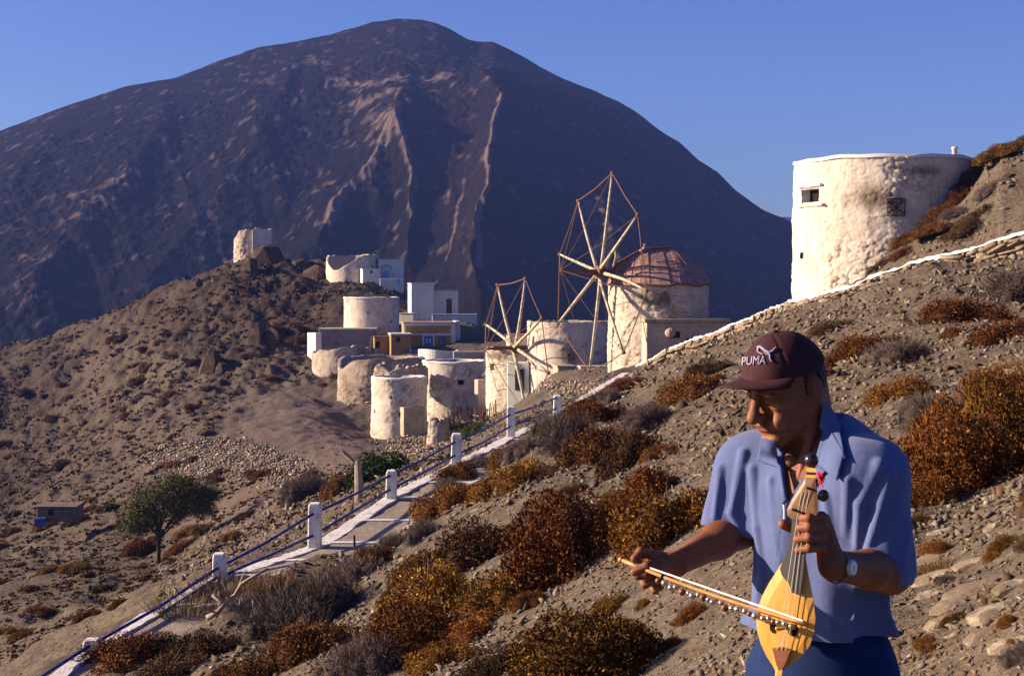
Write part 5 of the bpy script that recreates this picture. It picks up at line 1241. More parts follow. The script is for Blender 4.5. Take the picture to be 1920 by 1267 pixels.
def surfnet(D, lo, h):
    nx, ny, nz = D.shape; s = D < 0
    cnt = np.zeros((nx - 1, ny - 1, nz - 1), np.uint8)
    for i in (0, 1):
        for j in (0, 1):
            for k in (0, 1): cnt += s[i:nx - 1 + i, j:ny - 1 + j, k:nz - 1 + k]
    act = (cnt > 0) & (cnt < 8); I, J, K_ = np.nonzero(act); n = len(I)
    cor = np.array([(i, j, k) for i in (0, 1) for j in (0, 1) for k in (0, 1)])
    val = np.stack([D[I + c[0], J + c[1], K_ + c[2]] for c in cor], 1)
    acc = np.zeros((n, 3)); w_ = np.zeros(n)
    for a in range(8):
        for b_ in range(a + 1, 8):
            if np.abs(cor[a] - cor[b_]).sum() != 1: continue
            va, vb = val[:, a], val[:, b_]; m_ = (va < 0) != (vb < 0)
            t = np.where(m_, va / np.where(m_, va - vb, 1), 0)
            acc += np.where(m_[:, None], cor[a] + t[:, None] * (cor[b_] - cor[a]), 0); w_ += m_
    V = (np.stack([I, J, K_], 1) + acc / w_[:, None]) * h + np.array(lo)
    idm = np.full(act.shape, -1, np.int64); idm[I, J, K_] = np.arange(n); Fs = []
    for ax in range(3):
        o1, o2 = (ax + 1) % 3, (ax + 2) % 3
        sl0 = [slice(None)] * 3; sl1 = [slice(None)] * 3; sl0[ax] = slice(0, -1); sl1[ax] = slice(1, None)
        a = s[tuple(sl0)]; b_ = s[tuple(sl1)]; e = a != b_
        E = np.array(np.nonzero(e)).T
        ok = (E[:, o1] > 0) & (E[:, o2] > 0) & (E[:, o1] < D.shape[o1] - 1) & (E[:, o2] < D.shape[o2] - 1); E = E[ok]
        def cell(d1, d2):
            q = E.copy(); q[:, o1] -= d1; q[:, o2] -= d2; return idm[q[:, 0], q[:, 1], q[:, 2]]
        Q = np.stack([cell(1, 1), cell(0, 1), cell(0, 0), cell(1, 0)], 1)
        fl = ~a[E[:, 0], E[:, 1], E[:, 2]]; Q[fl] = Q[fl][:, ::-1]; Fs.append(Q)
    return V, np.concatenate(Fs)
def n3(P, sx, sy, sz, o=2, s=0.0):     # cheap smooth 3-D wobble
    r = 0
    for i in range(o):
        k = 1.9 ** i
        r = r + (np.sin(P[0] * sx * k + 1.7 * i + s) * np.cos(P[1] * sy * k + .9 * s + i) + np.sin(P[2] * sz * k + 2.3 * s + P[0] * sx * k * .6)) / (2 * k)
    return r
def onto(px, py, sdf, off=.004, d0=-.75, d1=.35):
    """points of the surface seen in these columns and rows, lifted by off"""
    px = np.asarray(px, float).ravel(); py = np.asarray(py, float).ravel()
    t = np.full(px.shape, 3.3 + d0); k = np.stack([(px - 960) / F, np.ones_like(px), (HOR - py) / F], 0)
    for _ in range(90):
        d = sdf([k[0] * t, t, k[2] * t]) - off; t = np.minimum(t + np.maximum(d, -.01) * .8, 3.3 + d1)
    return (k * t).T

# --- head frame
hf = Vector((-.82, -.47, -.34)).normalized(); hl = Vector((.5, -.873, 0)); hl = (hl - hf * hl.dot(hf)).normalized(); hu = hf.cross(hl).normalized()
hu = hu if hu.z > 0 else -hu
HC = q3(1478, 724, 0)
def H(f, s, u): return HC + np.array(hf) * f + np.array(hl) * s + np.array(hu) * u
def tohead(P):
    d = [P[i] - HC[i] for i in range(3)]
    return [d[0] * a[0] + d[1] * a[1] + d[2] * a[2] for a in (hf, hl, hu)]
NB = q3(1528, 868, .03)                       # base of the neck
def sdf_head(P):
    Q = tohead(P)
    d = ell(Q, (-.002, 0, .028), (.090, .074, .098))
    d = smin(d, ell(Q, (.030, 0, -.040), (.060, .057, .074)), .03)
    d = smin(d, cap(Q, (.086, -.010, -.097), (.086, .010, -.097), .019), .026)
    for s in (-1, 1):
        d = smin(d, cap(Q, (-.012, s * .056, -.045), (.068, s * .020, -.097), .019, .015), .024)
        d = smin(d, ell(Q, (.060, s * .043, -.016), (.026, .020, .016)), .018)
        d = smin(d, cap(Q, (.088, s * .010, .030), (.076, s * .046, .030), .011, .008), .012)
        d = smax(d, -ell(Q, (.103, s * .031, .010), (.022, .020, .012)), .012)
        d = smin(d, ell(Q, (.078, s * .031, .010), (.014, .0145, .0125)), .003)
        d = smin(d, cap(Q, (.0905, s * .020, .0165), (.086, s * .044, .013), .0035), .004)
        d = smin(d, cap(Q, (.089, s * .021, -.001), (.083, s * .043, .001), .004), .006)
    d = smin(d, cap(Q, (.089, 0, .026), (.116, 0, -.022), .0085, .012), .012)
    d = smin(d, ell(Q, (.120, 0, -.031), (.017, .0155, .0145)), .008)
    for s in (-1, 1):
        d = smin(d, ell(Q, (.106, s * .0145, -.034), (.014, .008, .010)), .006)
        d = smax(d, -cap(Q, (.113, s * .0065, -.045), (.106, s * .008, -.036), .0036), .003)
        d = smax(d, -cap(Q, (.104, s * .024, -.030), (.088, s * .036, -.070), .0045, .0035), .010)
        d = smin(d, ell(Q, (.078, s * .040, -.052), (.020, .014, .022)), .012)
    d = smin(d, ell(Q, (.088, 0, -.062), (.018, .030, .020)), .014)
    d = smin(d, cap(Q, (.1035, -.014, -.0565), (.1035, .014, -.0565), .0058), .004)
    d = smin(d, cap(Q, (.1015, -.013, -.068), (.1015, .013, -.068), .0066), .004)
    d = smax(d, -cap(Q, (.112, -.024, -.0622), (.112, .024, -.0622), .0065), .003)
    d = smax(d, -cap(Q, (.106, -.018, -.0785), (.106, .018, -.0785), .006), .010)
    # ears
    for s in (-1, 1):
        e = ell(Q, (-.018, s * .077, -.004), (.016, .007, .029)); e = smax(e, -ell(Q, (-.014, s * .085, .002), (.010, .007, .018)), .004)
        e = smin(e, ell(Q, (-.012, s * .075, -.027), (.009, .006, .009)), .006); d = smin(d, e, .006)
    # lines of an older face
    d = d + .0017 * np.sin(Q[2] * 210 + Q[1] * 30) * np.exp(-((Q[0] - .085) / .03) ** 2 - ((np.abs(Q[1]) - .055) / .016) ** 2) + .0006 * n3(Q, 90, 80, 110, 2)
    # neck
    d = smin(d, cap(P, H(-.040, 0, -.035), NB, .056, .060), .030)
    d = smin(d, cap(P, H(-.025, .052, -.055), q3(1497, 905, -.055), .013, .010), .016)
    d = smin(d, cap(P, H(-.025, -.052, -.055), q3(1478, 893, -.03), .013, .010), .016)
    d = smin(d, ell(P, q3(1482, 862, -.030), (.014, .014, .018)), .016)
    return d
# --- torso frame: a = forwards, l = to his left
ta = np.array((-.64, -.77, 0)); tl = np.array((.77, -.64, 0))
TC = q3(1538, 1000, .02)
Zk = np.array([-.86, -.83, -.76, -.68, -.60, -.52, -.46, -.42, -.385, -.355, -.33, -.305, -.29])
Ak = np.array([.142, .142, .138, .134, .132, .132, .128, .120, .108, .092, .074, .058, .05])
Bk = np.array([.186, .186, .180, .176, .176, .186, .196, .198, .186, .158, .118, .078, .06])
Ok = np.array([.00, .00, .01, .012, .01, .006, .0, -.004, -.010, -.016, -.02, -.024, -.026])
def totorso(P):
    x, y = P[0] - TC[0], P[1] - TC[1]; return [x * ta[0] + y * ta[1], x * tl[0] + y * tl[1], P[2]]
def sdf_torso(P, inset=0.0):
    a, l, z = totorso(P); A = np.interp(z, Zk, Ak) - inset; B = np.interp(z, Zk, Bk) - inset; o = np.interp(z, Zk, Ok)
    k = np.sqrt(((a - o) / A) ** 2 + (l / B) ** 2 + 1e-9); d = (k - 1) * np.minimum(A, B) * .92
    return smax(d, z + .292 + inset, .02)
SR, SL = q3(1398, 862, .115), q3(1634, 884, -.115)            # shoulders
ER, EL = q3(1386, 992, .09), q3(1668, 1072, -.15)             # elbows
WR, WL = q3(1268, 1056, -.07), q3(1562, 1060, -.33)           # wrists
def sdf_shirt0(P, fine=True):
    d = sdf_torso(P)
    d = smin(d, cap(P, SR + np.array((.03, -.01, .0)), SR + np.array((-.005, 0, -.02)), .066, .060), .05)
    d = smin(d, cap(P, SR, q3(1366, 985, .09), .058, .062), .035)
    d = smin(d, cap(P, SL + np.array((-.03, .0, .0)), SL, .072, .070), .05)
    d = smin(d, cap(P, SL, q3(1655, 1062, -.135), .068, .074), .04)
    if fine:
        a, l, z = totorso(P)
        # hanging folds: ridges that fan from the shoulders and gather over the belt
        w_ = np.sin(l * 62 + 9 * z + 2.4 * np.sin(z * 7 + l * 5)) * .5 + .5 * np.sin(l * 35 - 16 * z + 1.2 + 1.5 * np.sin(z * 11))
        d = d - .0062 * w_ * np.clip((-.36 - z) * 7, 0, 1) - .003 * np.sin(z * 42 + l * 14 + 2 * np.sin(l * 17)) * np.clip((-.66 - z) * 9, 0, 1)
        for (p0, p1, r_) in FOLDS:
            d = smin(d, cap(P, p0, p1, r_, r_ * .55), .009)
    return d
def fold(a, b, da, db, r, sink=.012):
    s = lambda P: sdf_shirt0(P, False)
    p0 = onto([a[0]], [a[1]], s, -r * .12)[0]; p1 = onto([b[0]], [b[1]], s, -r * .12)[0]; return (p0, p1, r)
FOLDS = []
FOLDS = [fold(a, b, 0, 0, r) for a, b, r in (
    ((1648, 872), (1612, 945), .016), ((1612, 945), (1606, 1030), .012), ((1668, 890), (1640, 990), .013), ((1590, 900), (1586, 1000), .012), ((1640, 990), (1622, 1045), .010),
    ((1700, 985), (1690, 1075), .014), ((1640, 1040), (1700, 1080), .012), ((1550, 930), (1560, 1010), .012), ((1612, 1060), (1680, 1050), .010), ((1560, 1010), (1600, 1032), .012),
    ((1395, 850), (1372, 960), .013), ((1352, 880), (1340, 970), .012), ((1412, 880), (1420, 990), .012), ((1420, 990), (1432, 1080), .011), ((1372, 960), (1392, 1002), .010),
    ((1446, 900), (1462, 1050), .009), ((1432, 1080), (1412, 1170), .011), ((1560, 1170), (1640, 1150), .012), ((1480, 1185), (1560, 1175), .010), ((1640, 1110), (1600, 1160), .010), ((1410, 1165), (1440, 1190), .010))]
def sdf_shirt(P):
    d = sdf_shirt0(P)
    # sleeve openings: cut flat, then hollow
    nR = q3(1366, 985, .09) - SR; nR = nR / np.linalg.norm(nR); cR = q3(1366, 996, .09)
    tR = [P[i] - cR[i] for i in range(3)]; hR = tR[0] * nR[0] + tR[1] * nR[1] + tR[2] * nR[2]
    near_R = cap(P, SR, q3(1362, 1080, .09), .10)
    d = np.where(near_R < 0, smax(d, hR - .004 * np.sin(P[0] * 60), .004), d)
    d = np.where(near_R < 0, smax(d, -smax(cap(P, SR + nR * .05, SR + nR * .4, .050, .054), -(hR + .055), .01), .004), d)
    nL = np.array((-.16, -.12, -.98)); nL /= np.linalg.norm(nL); cL = q3(1655, 1092, -.14)
    tL = [P[i] - cL[i] for i in range(3)]; hL = tL[0] * nL[0] + tL[1] * nL[1] + tL[2] * nL[2]
    near_L = cap(P, SL + np.array((.03, -.02, -.09)), q3(1672, 1180, -.15), .125)
    far_t = sdf_torso(P)
    m_ = (near_L < 0) & (far_t > .018)
    d = np.where(m_, smax(d, hL - .004 * np.sin(P[0] * 70), .004), d)
    d = smax(d, -smax(cap(P, q3(1655, 1010, -.138), q3(1652, 1200, -.14), .058, .062), -(hL + .07), .01), .004)
    # hem
    d = smax(d, -(P[2] + .815 + .006 * np.sin(P[0] * 40)), .006)
    # neck hole and the open placket
    a, l, z = totorso(P)
    d = smax(d, -cap(P, NB + np.array((-.008, -.008, -.035)), NB + np.array((0, 0, .2)), .068), .004)
    vw = np.clip((z + .492) * .42, 0, .07); v = np.maximum(np.abs(l + .006 - (z + .40) * .12) - vw, -(a - .03))
    d = smax(d, -v, .003)
    return d
def finger(P, d, pts, r0, r1, k=.006):
    n = len(pts) - 1; f_ = None
    for i in range(n):
        ra = r0 + (r1 - r0) * i / n; rb = r0 + (r1 - r0) * (i + 1) / n
        c_ = cap(P, pts[i], pts[i + 1], ra, rb); f_ = c_ if f_ is None else smin(f_, c_, .003)
    return smin(d, f_, k)
def sdf_rarm(P):
    d = cap(P, SR, ER, .050, .044)
    mid = ER * .66 + WR * .34
    d = smin(d, cap(P, ER, mid, .043, .041), .02); d = smin(d, cap(P, mid, WR, .040, .027), .02)
    kn = [q3(1222, 1040, -.115), q3(1217, 1056, -.095), q3(1224, 1072, -.082), q3(1236, 1086, -.072)]
    for i, k_ in enumerate(kn): d = smin(d, cap(P, WR, k_, .022, .0125), .013)
    d = finger(P, d, [kn[0], q3(1201, 1033, -.135), q3(1190, 1047, -.142), q3(1201, 1060, -.132)], .0108, .0088)
    d = finger(P, d, [kn[1], q3(1196, 1062, -.115), q3(1196, 1079, -.128), q3(1212, 1079, -.132)], .0108, .0088)
    d = finger(P, d, [kn[2], q3(1203, 1082, -.102), q3(1209, 1096, -.118), q3(1223, 1090, -.124)], .0104, .0084)
    d = finger(P, d, [kn[3], q3(1219, 1097, -.088), q3(1227, 1107, -.102), q3(1239, 1100, -.110)], .0094, .0076)
    d = finger(P, d, [WR + np.array((-.012, -.022, .0)), q3(1234, 1059, -.135), q3(1213, 1061, -.153), q3(1190, 1072, -.150)], .0150, .0098, .012)
    for (x_, y_) in ((1262, 1042), (1285, 1038), (1300, 1030)): d = d
    d = smin(d, cap(P, q3(1320, 1012, -.01), q3(1256, 1043, -.108), .006, .005), .014)
    return d
def sdf_larm(P):
    d = cap(P, SL, EL, .050, .046)
    mid = EL * .62 + WL * .38
    d = smin(d, cap(P, EL, mid, .045, .041), .02); d = smin(d, cap(P, mid, WL, .040, .029), .02)
    kn = [q3(1546, 974, -.325), q3(1548, 993, -.325), q3(1545, 1012, -.325), q3(1540, 1030, -.325)]
    for k_ in kn: d = smin(d, cap(P, WL, k_, .024, .013), .012)
    for i, (yy, tx, ty) in enumerate(((968, 1505, 971), (986, 1500, 990), (1006, 1495, 1011), (1026, 1496, 1031))):
        r = (.0112, .0114, .0108, .0098)[i]
        d = finger(P, d, [kn[i], q3(1541, yy, -.368), q3(1517, yy + 2, -.388), q3(tx, ty, -.374)], r, r * .85, .005)
    d = finger(P, d, [WL + np.array((-.01, .01, .012)), q3(1530, 1020, -.288), q3(1498, 996, -.292), q3(1468, 982, -.310)], .0150, .0105, .012)
    return d
def mesh_of(parts, name, m, h):
    Vs, Fs, b0 = [], [], 0
    for sdf, lo, hi, hh in parts:
        P = grid(lo, hi, hh); V, Fq = surfnet(sdf(P).astype(np.float32), lo, hh); Vs.append(V); Fs.append(Fq + b0); b0 += len(V)
    return fastmesh(name, np.concatenate(Vs), np.concatenate(Fs), m, True)
def bb(pts, pad): p = np.array(pts); return p.min(0) - pad, p.max(0) + pad

M_SKIN = mat('skin', (.30, .135, .075), .58, .3); nt = M_SKIN.node_tree; b = nt.nodes['Principled BSDF']
co = ngeo(nt); n1 = ntex(nt, 22, 4, .6, co); n2 = ntex(nt, 240, 3, .6, co); n3_ = ntex(nt, 7, 3, .5, co)
c_ = nmix(nt, nramp(nt, n1.outputs[0], .35, .7), (.27, .098, .042), (.19, .060, .027)); c_ = nmix(nt, nramp(nt, n3_.outputs[0], .55, .75), c_, (.29, .085, .05))
nt.links.new(c_, b.inputs['Base Color']); b.inputs['Subsurface Weight'].default_value = .12; b.inputs['Subsurface Radius'].default_value = (.02, .008, .004)
bp = nbump(nt, n2.outputs[0], .6, .0015); bp = nbump(nt, n1.outputs[0], .5, .005, bp); nt.links.new(bp, b.inputs['Normal'])
M_SHIRT = mat('blue_shirt', (.16, .23, .52), .92, .15); nt = M_SHIRT.node_tree; b = nt.nodes['Principled BSDF']
co = ngeo(nt); n1 = ntex(nt, 500, 2, .5, co); n2 = ntex(nt, 16, 5, .6, co)
nt.links.new(nmix(nt, nramp(nt, n2.outputs[0], .3, .7), (.118, .158, .36), (.098, .134, .315)), b.inputs['Base Color'])
b.inputs['Sheen Weight'].default_value = .15
bp = nbump(nt, n1.outputs[0], .35, .0008); bp = nbump(nt, n2.outputs[0], .35, .008, bp); nt.links.new(bp, b.inputs['Normal'])
M_CAP = noisy('maroon_cap', (.058, .018, .024), (.042, .013, .019), 30, rough=.85, bs=700, bstr=.4, bdist=.0006)
M_LOGO = mat('white_embroidery', (.26, .25, .36), .8)
M_TROUS = noisy('navy_trousers', (.006, .022, .095), (.004, .014, .060), 10, rough=.9, bs=300, bstr=.3, bdist=.001)
M_HAIR = mat('dark_hair', (.012, .009, .008), .6)
M_SHOE = mat('black_shoe', (.012, .011, .010), .5)
footz = g1(float(TC[0]), 3.3)
man = thing('person', 'man in a maroon cap and blue polo shirt bowing a small pear shaped fiddle', 'person', (float(TC[0]), 3.3, footz))
invm = Matrix.Translation(-man.location)
def attach(name, me, parent=None):
    me.transform(invm); return link(name, me, parent or man)
body = attach('body', mesh_of([
    (sdf_head, *bb([H(.15, .1, .15), H(-.13, -.1, -.15), H(-.13, .1, .15), q3(1440, 990, -.12), q3(1600, 990, .12), H(.14, 0, -.1)], .01), .0026),
    (lambda P: smin(sdf_torso(P, .016), sdf_head(P), .03) if False else sdf_torso(P, .014), *bb([q3(1400, 830, -.2), q3(1640, 1010, .22)], .0), .006),
    (sdf_rarm, *bb([SR, ER, WR, q3(1185, 1028, -.17), q3(1240, 1115, -.06)], .055), .0026),
    (sdf_larm, *bb([SL, EL, WL, q3(1455, 955, -.40), q3(1560, 1050, -.27)], .055), .0026)], 'body', M_SKIN, 0))
lo, hi = bb([q3(1300, 770, .2), q3(1740, 1210, -.28), q3(1500, 780, .2)], .03)
attach('polo_shirt', mesh_of([(sdf_shirt, lo, hi, .0036)], 'polo_shirt', M_SHIRT, 0))
# eyes, brows, hair
for s in (-1, 1):
    eb = MB().ball(H(.0815, s * .031, .0095), .0128, 14, 10); eb.build('eye', mat('eye_dark', (.05, .035, .03), .2, .5), None, True)
    o = C.objects[-1]; o.data.transform(invm); o.parent = man
    pts = [H(.0985, s * .014, .029), H(.0985, s * .024, .033), H(.092, s * .036, .034), H(.080, s * .047, .029)]
    o = MB().tube(pts, [.004, .0055, .005, .0025], 7).build('eyebrow', M_HAIR, None, True); o.data.transform(invm); o.parent = man
def sdf_hair(P):
    Q = tohead(P); d = ell(Q, (-.010, 0, .020), (.091, .0765, .098)); d = smax(d, Q[0] - .012, .006); d = smax(d, Q[2] - .05, .01)
    d = smax(d, -(Q[2] + .062 - (Q[0] + .06) * -.5), .01)
    return smax(d + .0012 * np.sin(Q[2] * 400 + Q[1] * 300), -ell(Q, (-.018, .08, -.006), (.024, .03, .036)), .004)
lo, hi = bb([H(.05, .1, .1), H(-.14, -.1, -.1), H(-.14, .1, .1), H(.05, -.1, -.1)], .01)
attach('hair', mesh_of([(sdf_hair, lo, hi, .003)], 'hair', M_HAIR, 0))
# the cap
def sdf_cap(P):
    Q = tohead(P); d = ell(Q, (.003, 0, .030), (.104, .088, .103))
    ang = np.arctan2(Q[1], Q[0] - .003); seam = np.abs(np.sin(ang * 3)) * np.sqrt((Q[0] + .006) ** 2 + Q[1] ** 2)
    d = d + .0016 * np.exp(-(seam / .012) ** 2) - .0018 * n3(Q, 40, 46, 34, 2, 1.0)
    return smax(d, -(Q[2] - .036 - .10 * Q[0] * (Q[0] > 0)), .004)
lo, hi = bb([H(.13, .11, .16), H(-.13, -.11, .0), H(-.13, .11, .15), H(.13, -.11, .0)], .01)
capo = attach('cap', mesh_of([(sdf_cap, lo, hi, .0026)], 'cap', M_CAP, 0))
V = []; nu, nv = 33, 9
for j in range(nv):
    for i in range(nu):
        th = math.radians(-74 + 148 * i / (nu - 1)); t = j / (nv - 1)
        fi, si = .098 * math.cos(th) + .002, .084 * math.sin(th); ext = .074 * math.cos(th) ** .55 if math.cos(th) > 0 else 0
        f = fi + ext * t; s = si * (1 + .10 * t)
        u = .050 + .002 * t + .012 * t * math.cos(th) - 3.6 * s * s * (.25 + .75 * t) + .10 * fi * .3
        V.append(H(f, s, u))
me = fastmesh('brim', np.array(V), gridfaces(nv, nu), M_CAP, True); brim = attach('brim', me, capo)
sm = brim.modifiers.new('s', 'SOLIDIFY'); sm.thickness = .0035; sm.offset = 0
bt = MB().ball(H(-.006, 0, .133), .007, 10, 6, (1, 1, .7)).build('button', M_CAP, None, True); bt.data.transform(invm); bt.parent = capo
# emblem and word embroidered on the front panel
def ribbon(pts, wd, name, sdf, parent, m, off=.0022, n=26):
    pts = np.array(pts, float); d = np.concatenate([[0], np.cumsum(np.hypot(*np.diff(pts, axis=0).T))]); s = np.linspace(0, d[-1], n)
    x, y = np.interp(s, d, pts[:, 0]), np.interp(s, d, pts[:, 1])
    kx = np.array([1, 2, 3, 2, 1.]); kx /= kx.sum(); x = np.concatenate([x[:1], np.convolve(np.pad(x, 2, 'edge'), kx, 'valid')[1:-1], x[-1:]]); y = np.concatenate([y[:1], np.convolve(np.pad(y, 2, 'edge'), kx, 'valid')[1:-1], y[-1:]])
    w_ = np.interp(np.linspace(0, 1, n), np.linspace(0, 1, len(wd)), wd) / 2; tx, ty = np.gradient(x), np.gradient(y); L_ = np.hypot(tx, ty) + 1e-9; nx, ny = -ty / L_, tx / L_
    Q = np.stack([np.concatenate([x + nx * w_, x - nx * w_]), np.concatenate([y + ny * w_, y - ny * w_])])
    V = onto(Q[0], Q[1], sdf, off); i = np.arange(n - 1)
    o = attach(name, fastmesh(name, V, np.stack([i, i + 1, i + 1 + n, i + n], 1), m), parent)
    so = o.modifiers.new('s', 'SOLIDIFY'); so.thickness = .0016; so.offset = 0; return o
for pts, wd in (([(1419, 651), (1424, 649), (1430, 653), (1437, 658), (1443, 661)], (2.5, 4.5, 4.5, 4.5)), ([(1443, 660), (1448, 658), (1451, 654), (1455, 650)], (4, 2.4, 1.6)),
                ([(1440, 660), (1444, 666), (1443, 671), (1447, 678)], (4.5, 3, 2)), ([(1422, 652), (1420, 658), (1425, 662), (1431, 664)], (3, 2, 1.8)), ([(1432, 656), (1436, 663), (1440, 665)], (2.4, 1.8))):
    ribbon(pts, wd, 'emblem', sdf_cap, capo, M_LOGO)
cu = bpy.data.curves.new('word', 'FONT'); cu.body = 'PUMA'; cu.size = 1; cu.offset = 0.0; co_ = bpy.data.objects.new('word', cu); C.objects.link(co_)
bpy.context.view_layer.update()
tm = bpy.data.meshes.new_from_object(co_.evaluated_get(bpy.context.evaluated_depsgraph_get())); bpy.data.objects.remove(co_)
tv = np.array([v.co[:] for v in tm.vertices]); x0, x1 = tv[:, 0].min(), tv[:, 0].max(); y0, y1 = tv[:, 1].min(), tv[:, 1].max()
u_ = (tv[:, 0] - x0) / (x1 - x0); v_ = (tv[:, 1] - y0) / (y1 - y0)
nv_ = onto(1391 + 44 * u_ + 1.5 * v_, 684.5 - 2.5 * u_ - 15.5 * v_ + 2 * (u_ - .5) ** 2, sdf_cap, .0022)
for v, c3 in zip(tm.vertices, nv_): v.co = c3
tm.materials.clear(); tm.materials.append(M_LOGO); wo = attach('lettering', tm, capo); so = wo.modifiers.new('s', 'SOLIDIFY'); so.thickness = .0016; so.offset = 0
# collar, zip, hem
M_COLL = noisy('shirt_collar', (.122, .165, .365), (.102, .14, .32), 14, rough=.9, bs=420, bstr=.5, bdist=.0012)
def sdf_neckshirt(P): return np.minimum(sdf_shirt0(P), sdf_head(P) - .004)
def patch(c4, name, off, n=12, bulge=.006, m=None):
    c4 = np.array(c4, float); u, v = np.meshgrid(np.linspace(0, 1, n), np.linspace(0, 1, n))
    x = (1 - u) * (1 - v) * c4[0, 0] + u * (1 - v) * c4[1, 0] + u * v * c4[2, 0] + (1 - u) * v * c4[3, 0]
    y = (1 - u) * (1 - v) * c4[0, 1] + u * (1 - v) * c4[1, 1] + u * v * c4[2, 1] + (1 - u) * v * c4[3, 1]
    V = onto(x, y, sdf_neckshirt, off)
    V[:, 1] -= (bulge * np.sin(u * math.pi) * np.sin(v * math.pi)).ravel()
    # smooth the depth so the cloth bridges hollows
    D_ = V[:, 1].reshape(n, n)
    for _ in range(6):
        Pd = np.pad(D_, 1, 'edge'); D_ = np.minimum(D_, (Pd[:-2, 1:-1] + Pd[2:, 1:-1] + Pd[1:-1, :-2] + Pd[1:-1, 2:]) / 4)
    k_ = D_.ravel() / V[:, 1]; V = V * k_[:, None]
    o = attach(name, fastmesh(name, V, gridfaces(n, n), m or M_COLL, True)); so = o.modifiers.new('s', 'SOLIDIFY'); so.thickness = .0045; so.offset = 0; return o
patch([(1428, 822), (1454, 826), (1461, 876), (1420, 864)], 'collar', .008)
patch([(1546, 752), (1570, 780), (1586, 862), (1536, 800)], 'collar', .010)
patch([(1548, 790), (1584, 850), (1570, 900), (1528, 866)], 'collar', .010)
patch([(1528, 866), (1548, 884), (1500, 925), (1482, 945)], 'placket', .006, m=M_SHIRT)
patch([(1456, 868), (1464, 872), (1476, 940), (1468, 945)], 'placket', .006, m=M_SHIRT)
zp = MB(); zpts = onto([1469, 1471, 1471, 1470], [940, 955, 970, 990], sdf_shirt0, .004); zp.tube([Vector(p) for p in zpts], .0028, 6)
o = zp.build('zip', mat('zip_metal', (.5, .5, .5), .3), None, True); o.data.transform(invm); o.parent = man
# trousers and shoes
fz = footz
def sdf_trous(P):
    a, l, z = totorso(P)
    d = ell(P, TC + np.array((.01, .0, -.31)), (.165, .150, .16))
    for s in (-1, 1):
        hip = TC + tl * s * .085 + np.array((0, 0, -.34)); kn = TC + tl * s * .11 + ta * .05; kn[2] = fz + .47; an = TC + tl * s * .12 + ta * -.02; an[2] = fz + .09
        d = smin(d, cap(P, hip, kn, .098, .070), .04); d = smin(d, cap(P, kn, an, .070, .058), .03)
    d = d - .004 * n3(P, 28, 24, 20, 2)
    return smax(d, P[2] + .76, .01)
lo, hi = bb([TC + np.array((-.26, -.26, 0)), TC + np.array((.26, .26, 0))], 0); lo[2] = fz + .03; hi[2] = -.72
attach('trousers', mesh_of([(sdf_trous, lo, hi, .007)], 'trousers', M_TROUS, 0))
def sdf_shoe(P):
    d = None
    for s in (-1, 1):
        h0 = TC + tl * s * .12 - ta * .05; h0[2] = fz + .045; h1 = TC + tl * s * .13 + ta * .14; h1[2] = fz + .035
        c_ = smin(cap(P, h0, h1, .045, .036), cap(P, h0, h0 + np.array((0, 0, .06)), .045), .02); d = c_ if d is None else np.minimum(d, c_)
    return smax(d, -(P[2] - fz + .004), .006)
lo, hi = bb([TC + np.array((-.32, -.32, 0)), TC + np.array((.32, .32, 0))], 0); lo[2] = fz - .03; hi[2] = fz + .18
attach('shoes', mesh_of([(sdf_shoe, lo, hi, .006)], 'shoes', M_SHOE, 0))
# wristwatch
wd = (WL - EL) / np.linalg.norm(WL - EL); wc = WL - wd * .012
ax = Vector(wd); Rw = ax.to_track_quat('Z', 'Y').to_matrix().to_4x4()
wt = thing('wristwatch', 'silver wristwatch with a pale round dial on the left wrist', 'watch', Vector(wc))
q = MB(); n = 28; V_ = []
for (r_, z_) in ((.034, -.008), (.036, 0), (.034, .008)):
    for i in range(n): V_.append(Rw @ Vector((r_ * math.cos(2 * math.pi * i / n), r_ * math.sin(2 * math.pi * i / n), z_)))
q.add(V_, [(j * n + i, j * n + (i + 1) % n, (j + 1) * n + (i + 1) % n, (j + 1) * n + i) for j in range(2) for i in range(n)]).build('strap', mat('watch_strap', (.05, .045, .045), .35, .5), wt, True)
dn = Vector((.10, -.97, .16)); dn = (dn - ax * dn.dot(ax)).normalized(); Rd = dn.to_track_quat('Z', 'Y').to_matrix().to_4x4(); Md = Matrix.Translation(dn * .034) @ Rd
for nm, r_, z0, z1, m_ in (('case', .0165, 0, .007, mat('watch_steel', (.35, .35, .36), .3, .6)), ('dial', .0135, .0071, .0082, mat('watch_dial', (.75, .74, .72), .3, .5))):
    q = MB().lathe([(.0001, z0), (r_, z0), (r_, z1), (.0001, z1)], 24); q.v = [tuple(Md @ Vector(v)) for v in q.v]; q.build(nm, m_, wt, False)
for a_, l_ in ((.6, .007), (2.6, .010)):
    q = MB().box(-.0006, .0006, 0, l_, .0083, .0088, Md @ Matrix.Rotation(a_, 4, 'Z')); q.build('hand', M_DARK, wt)
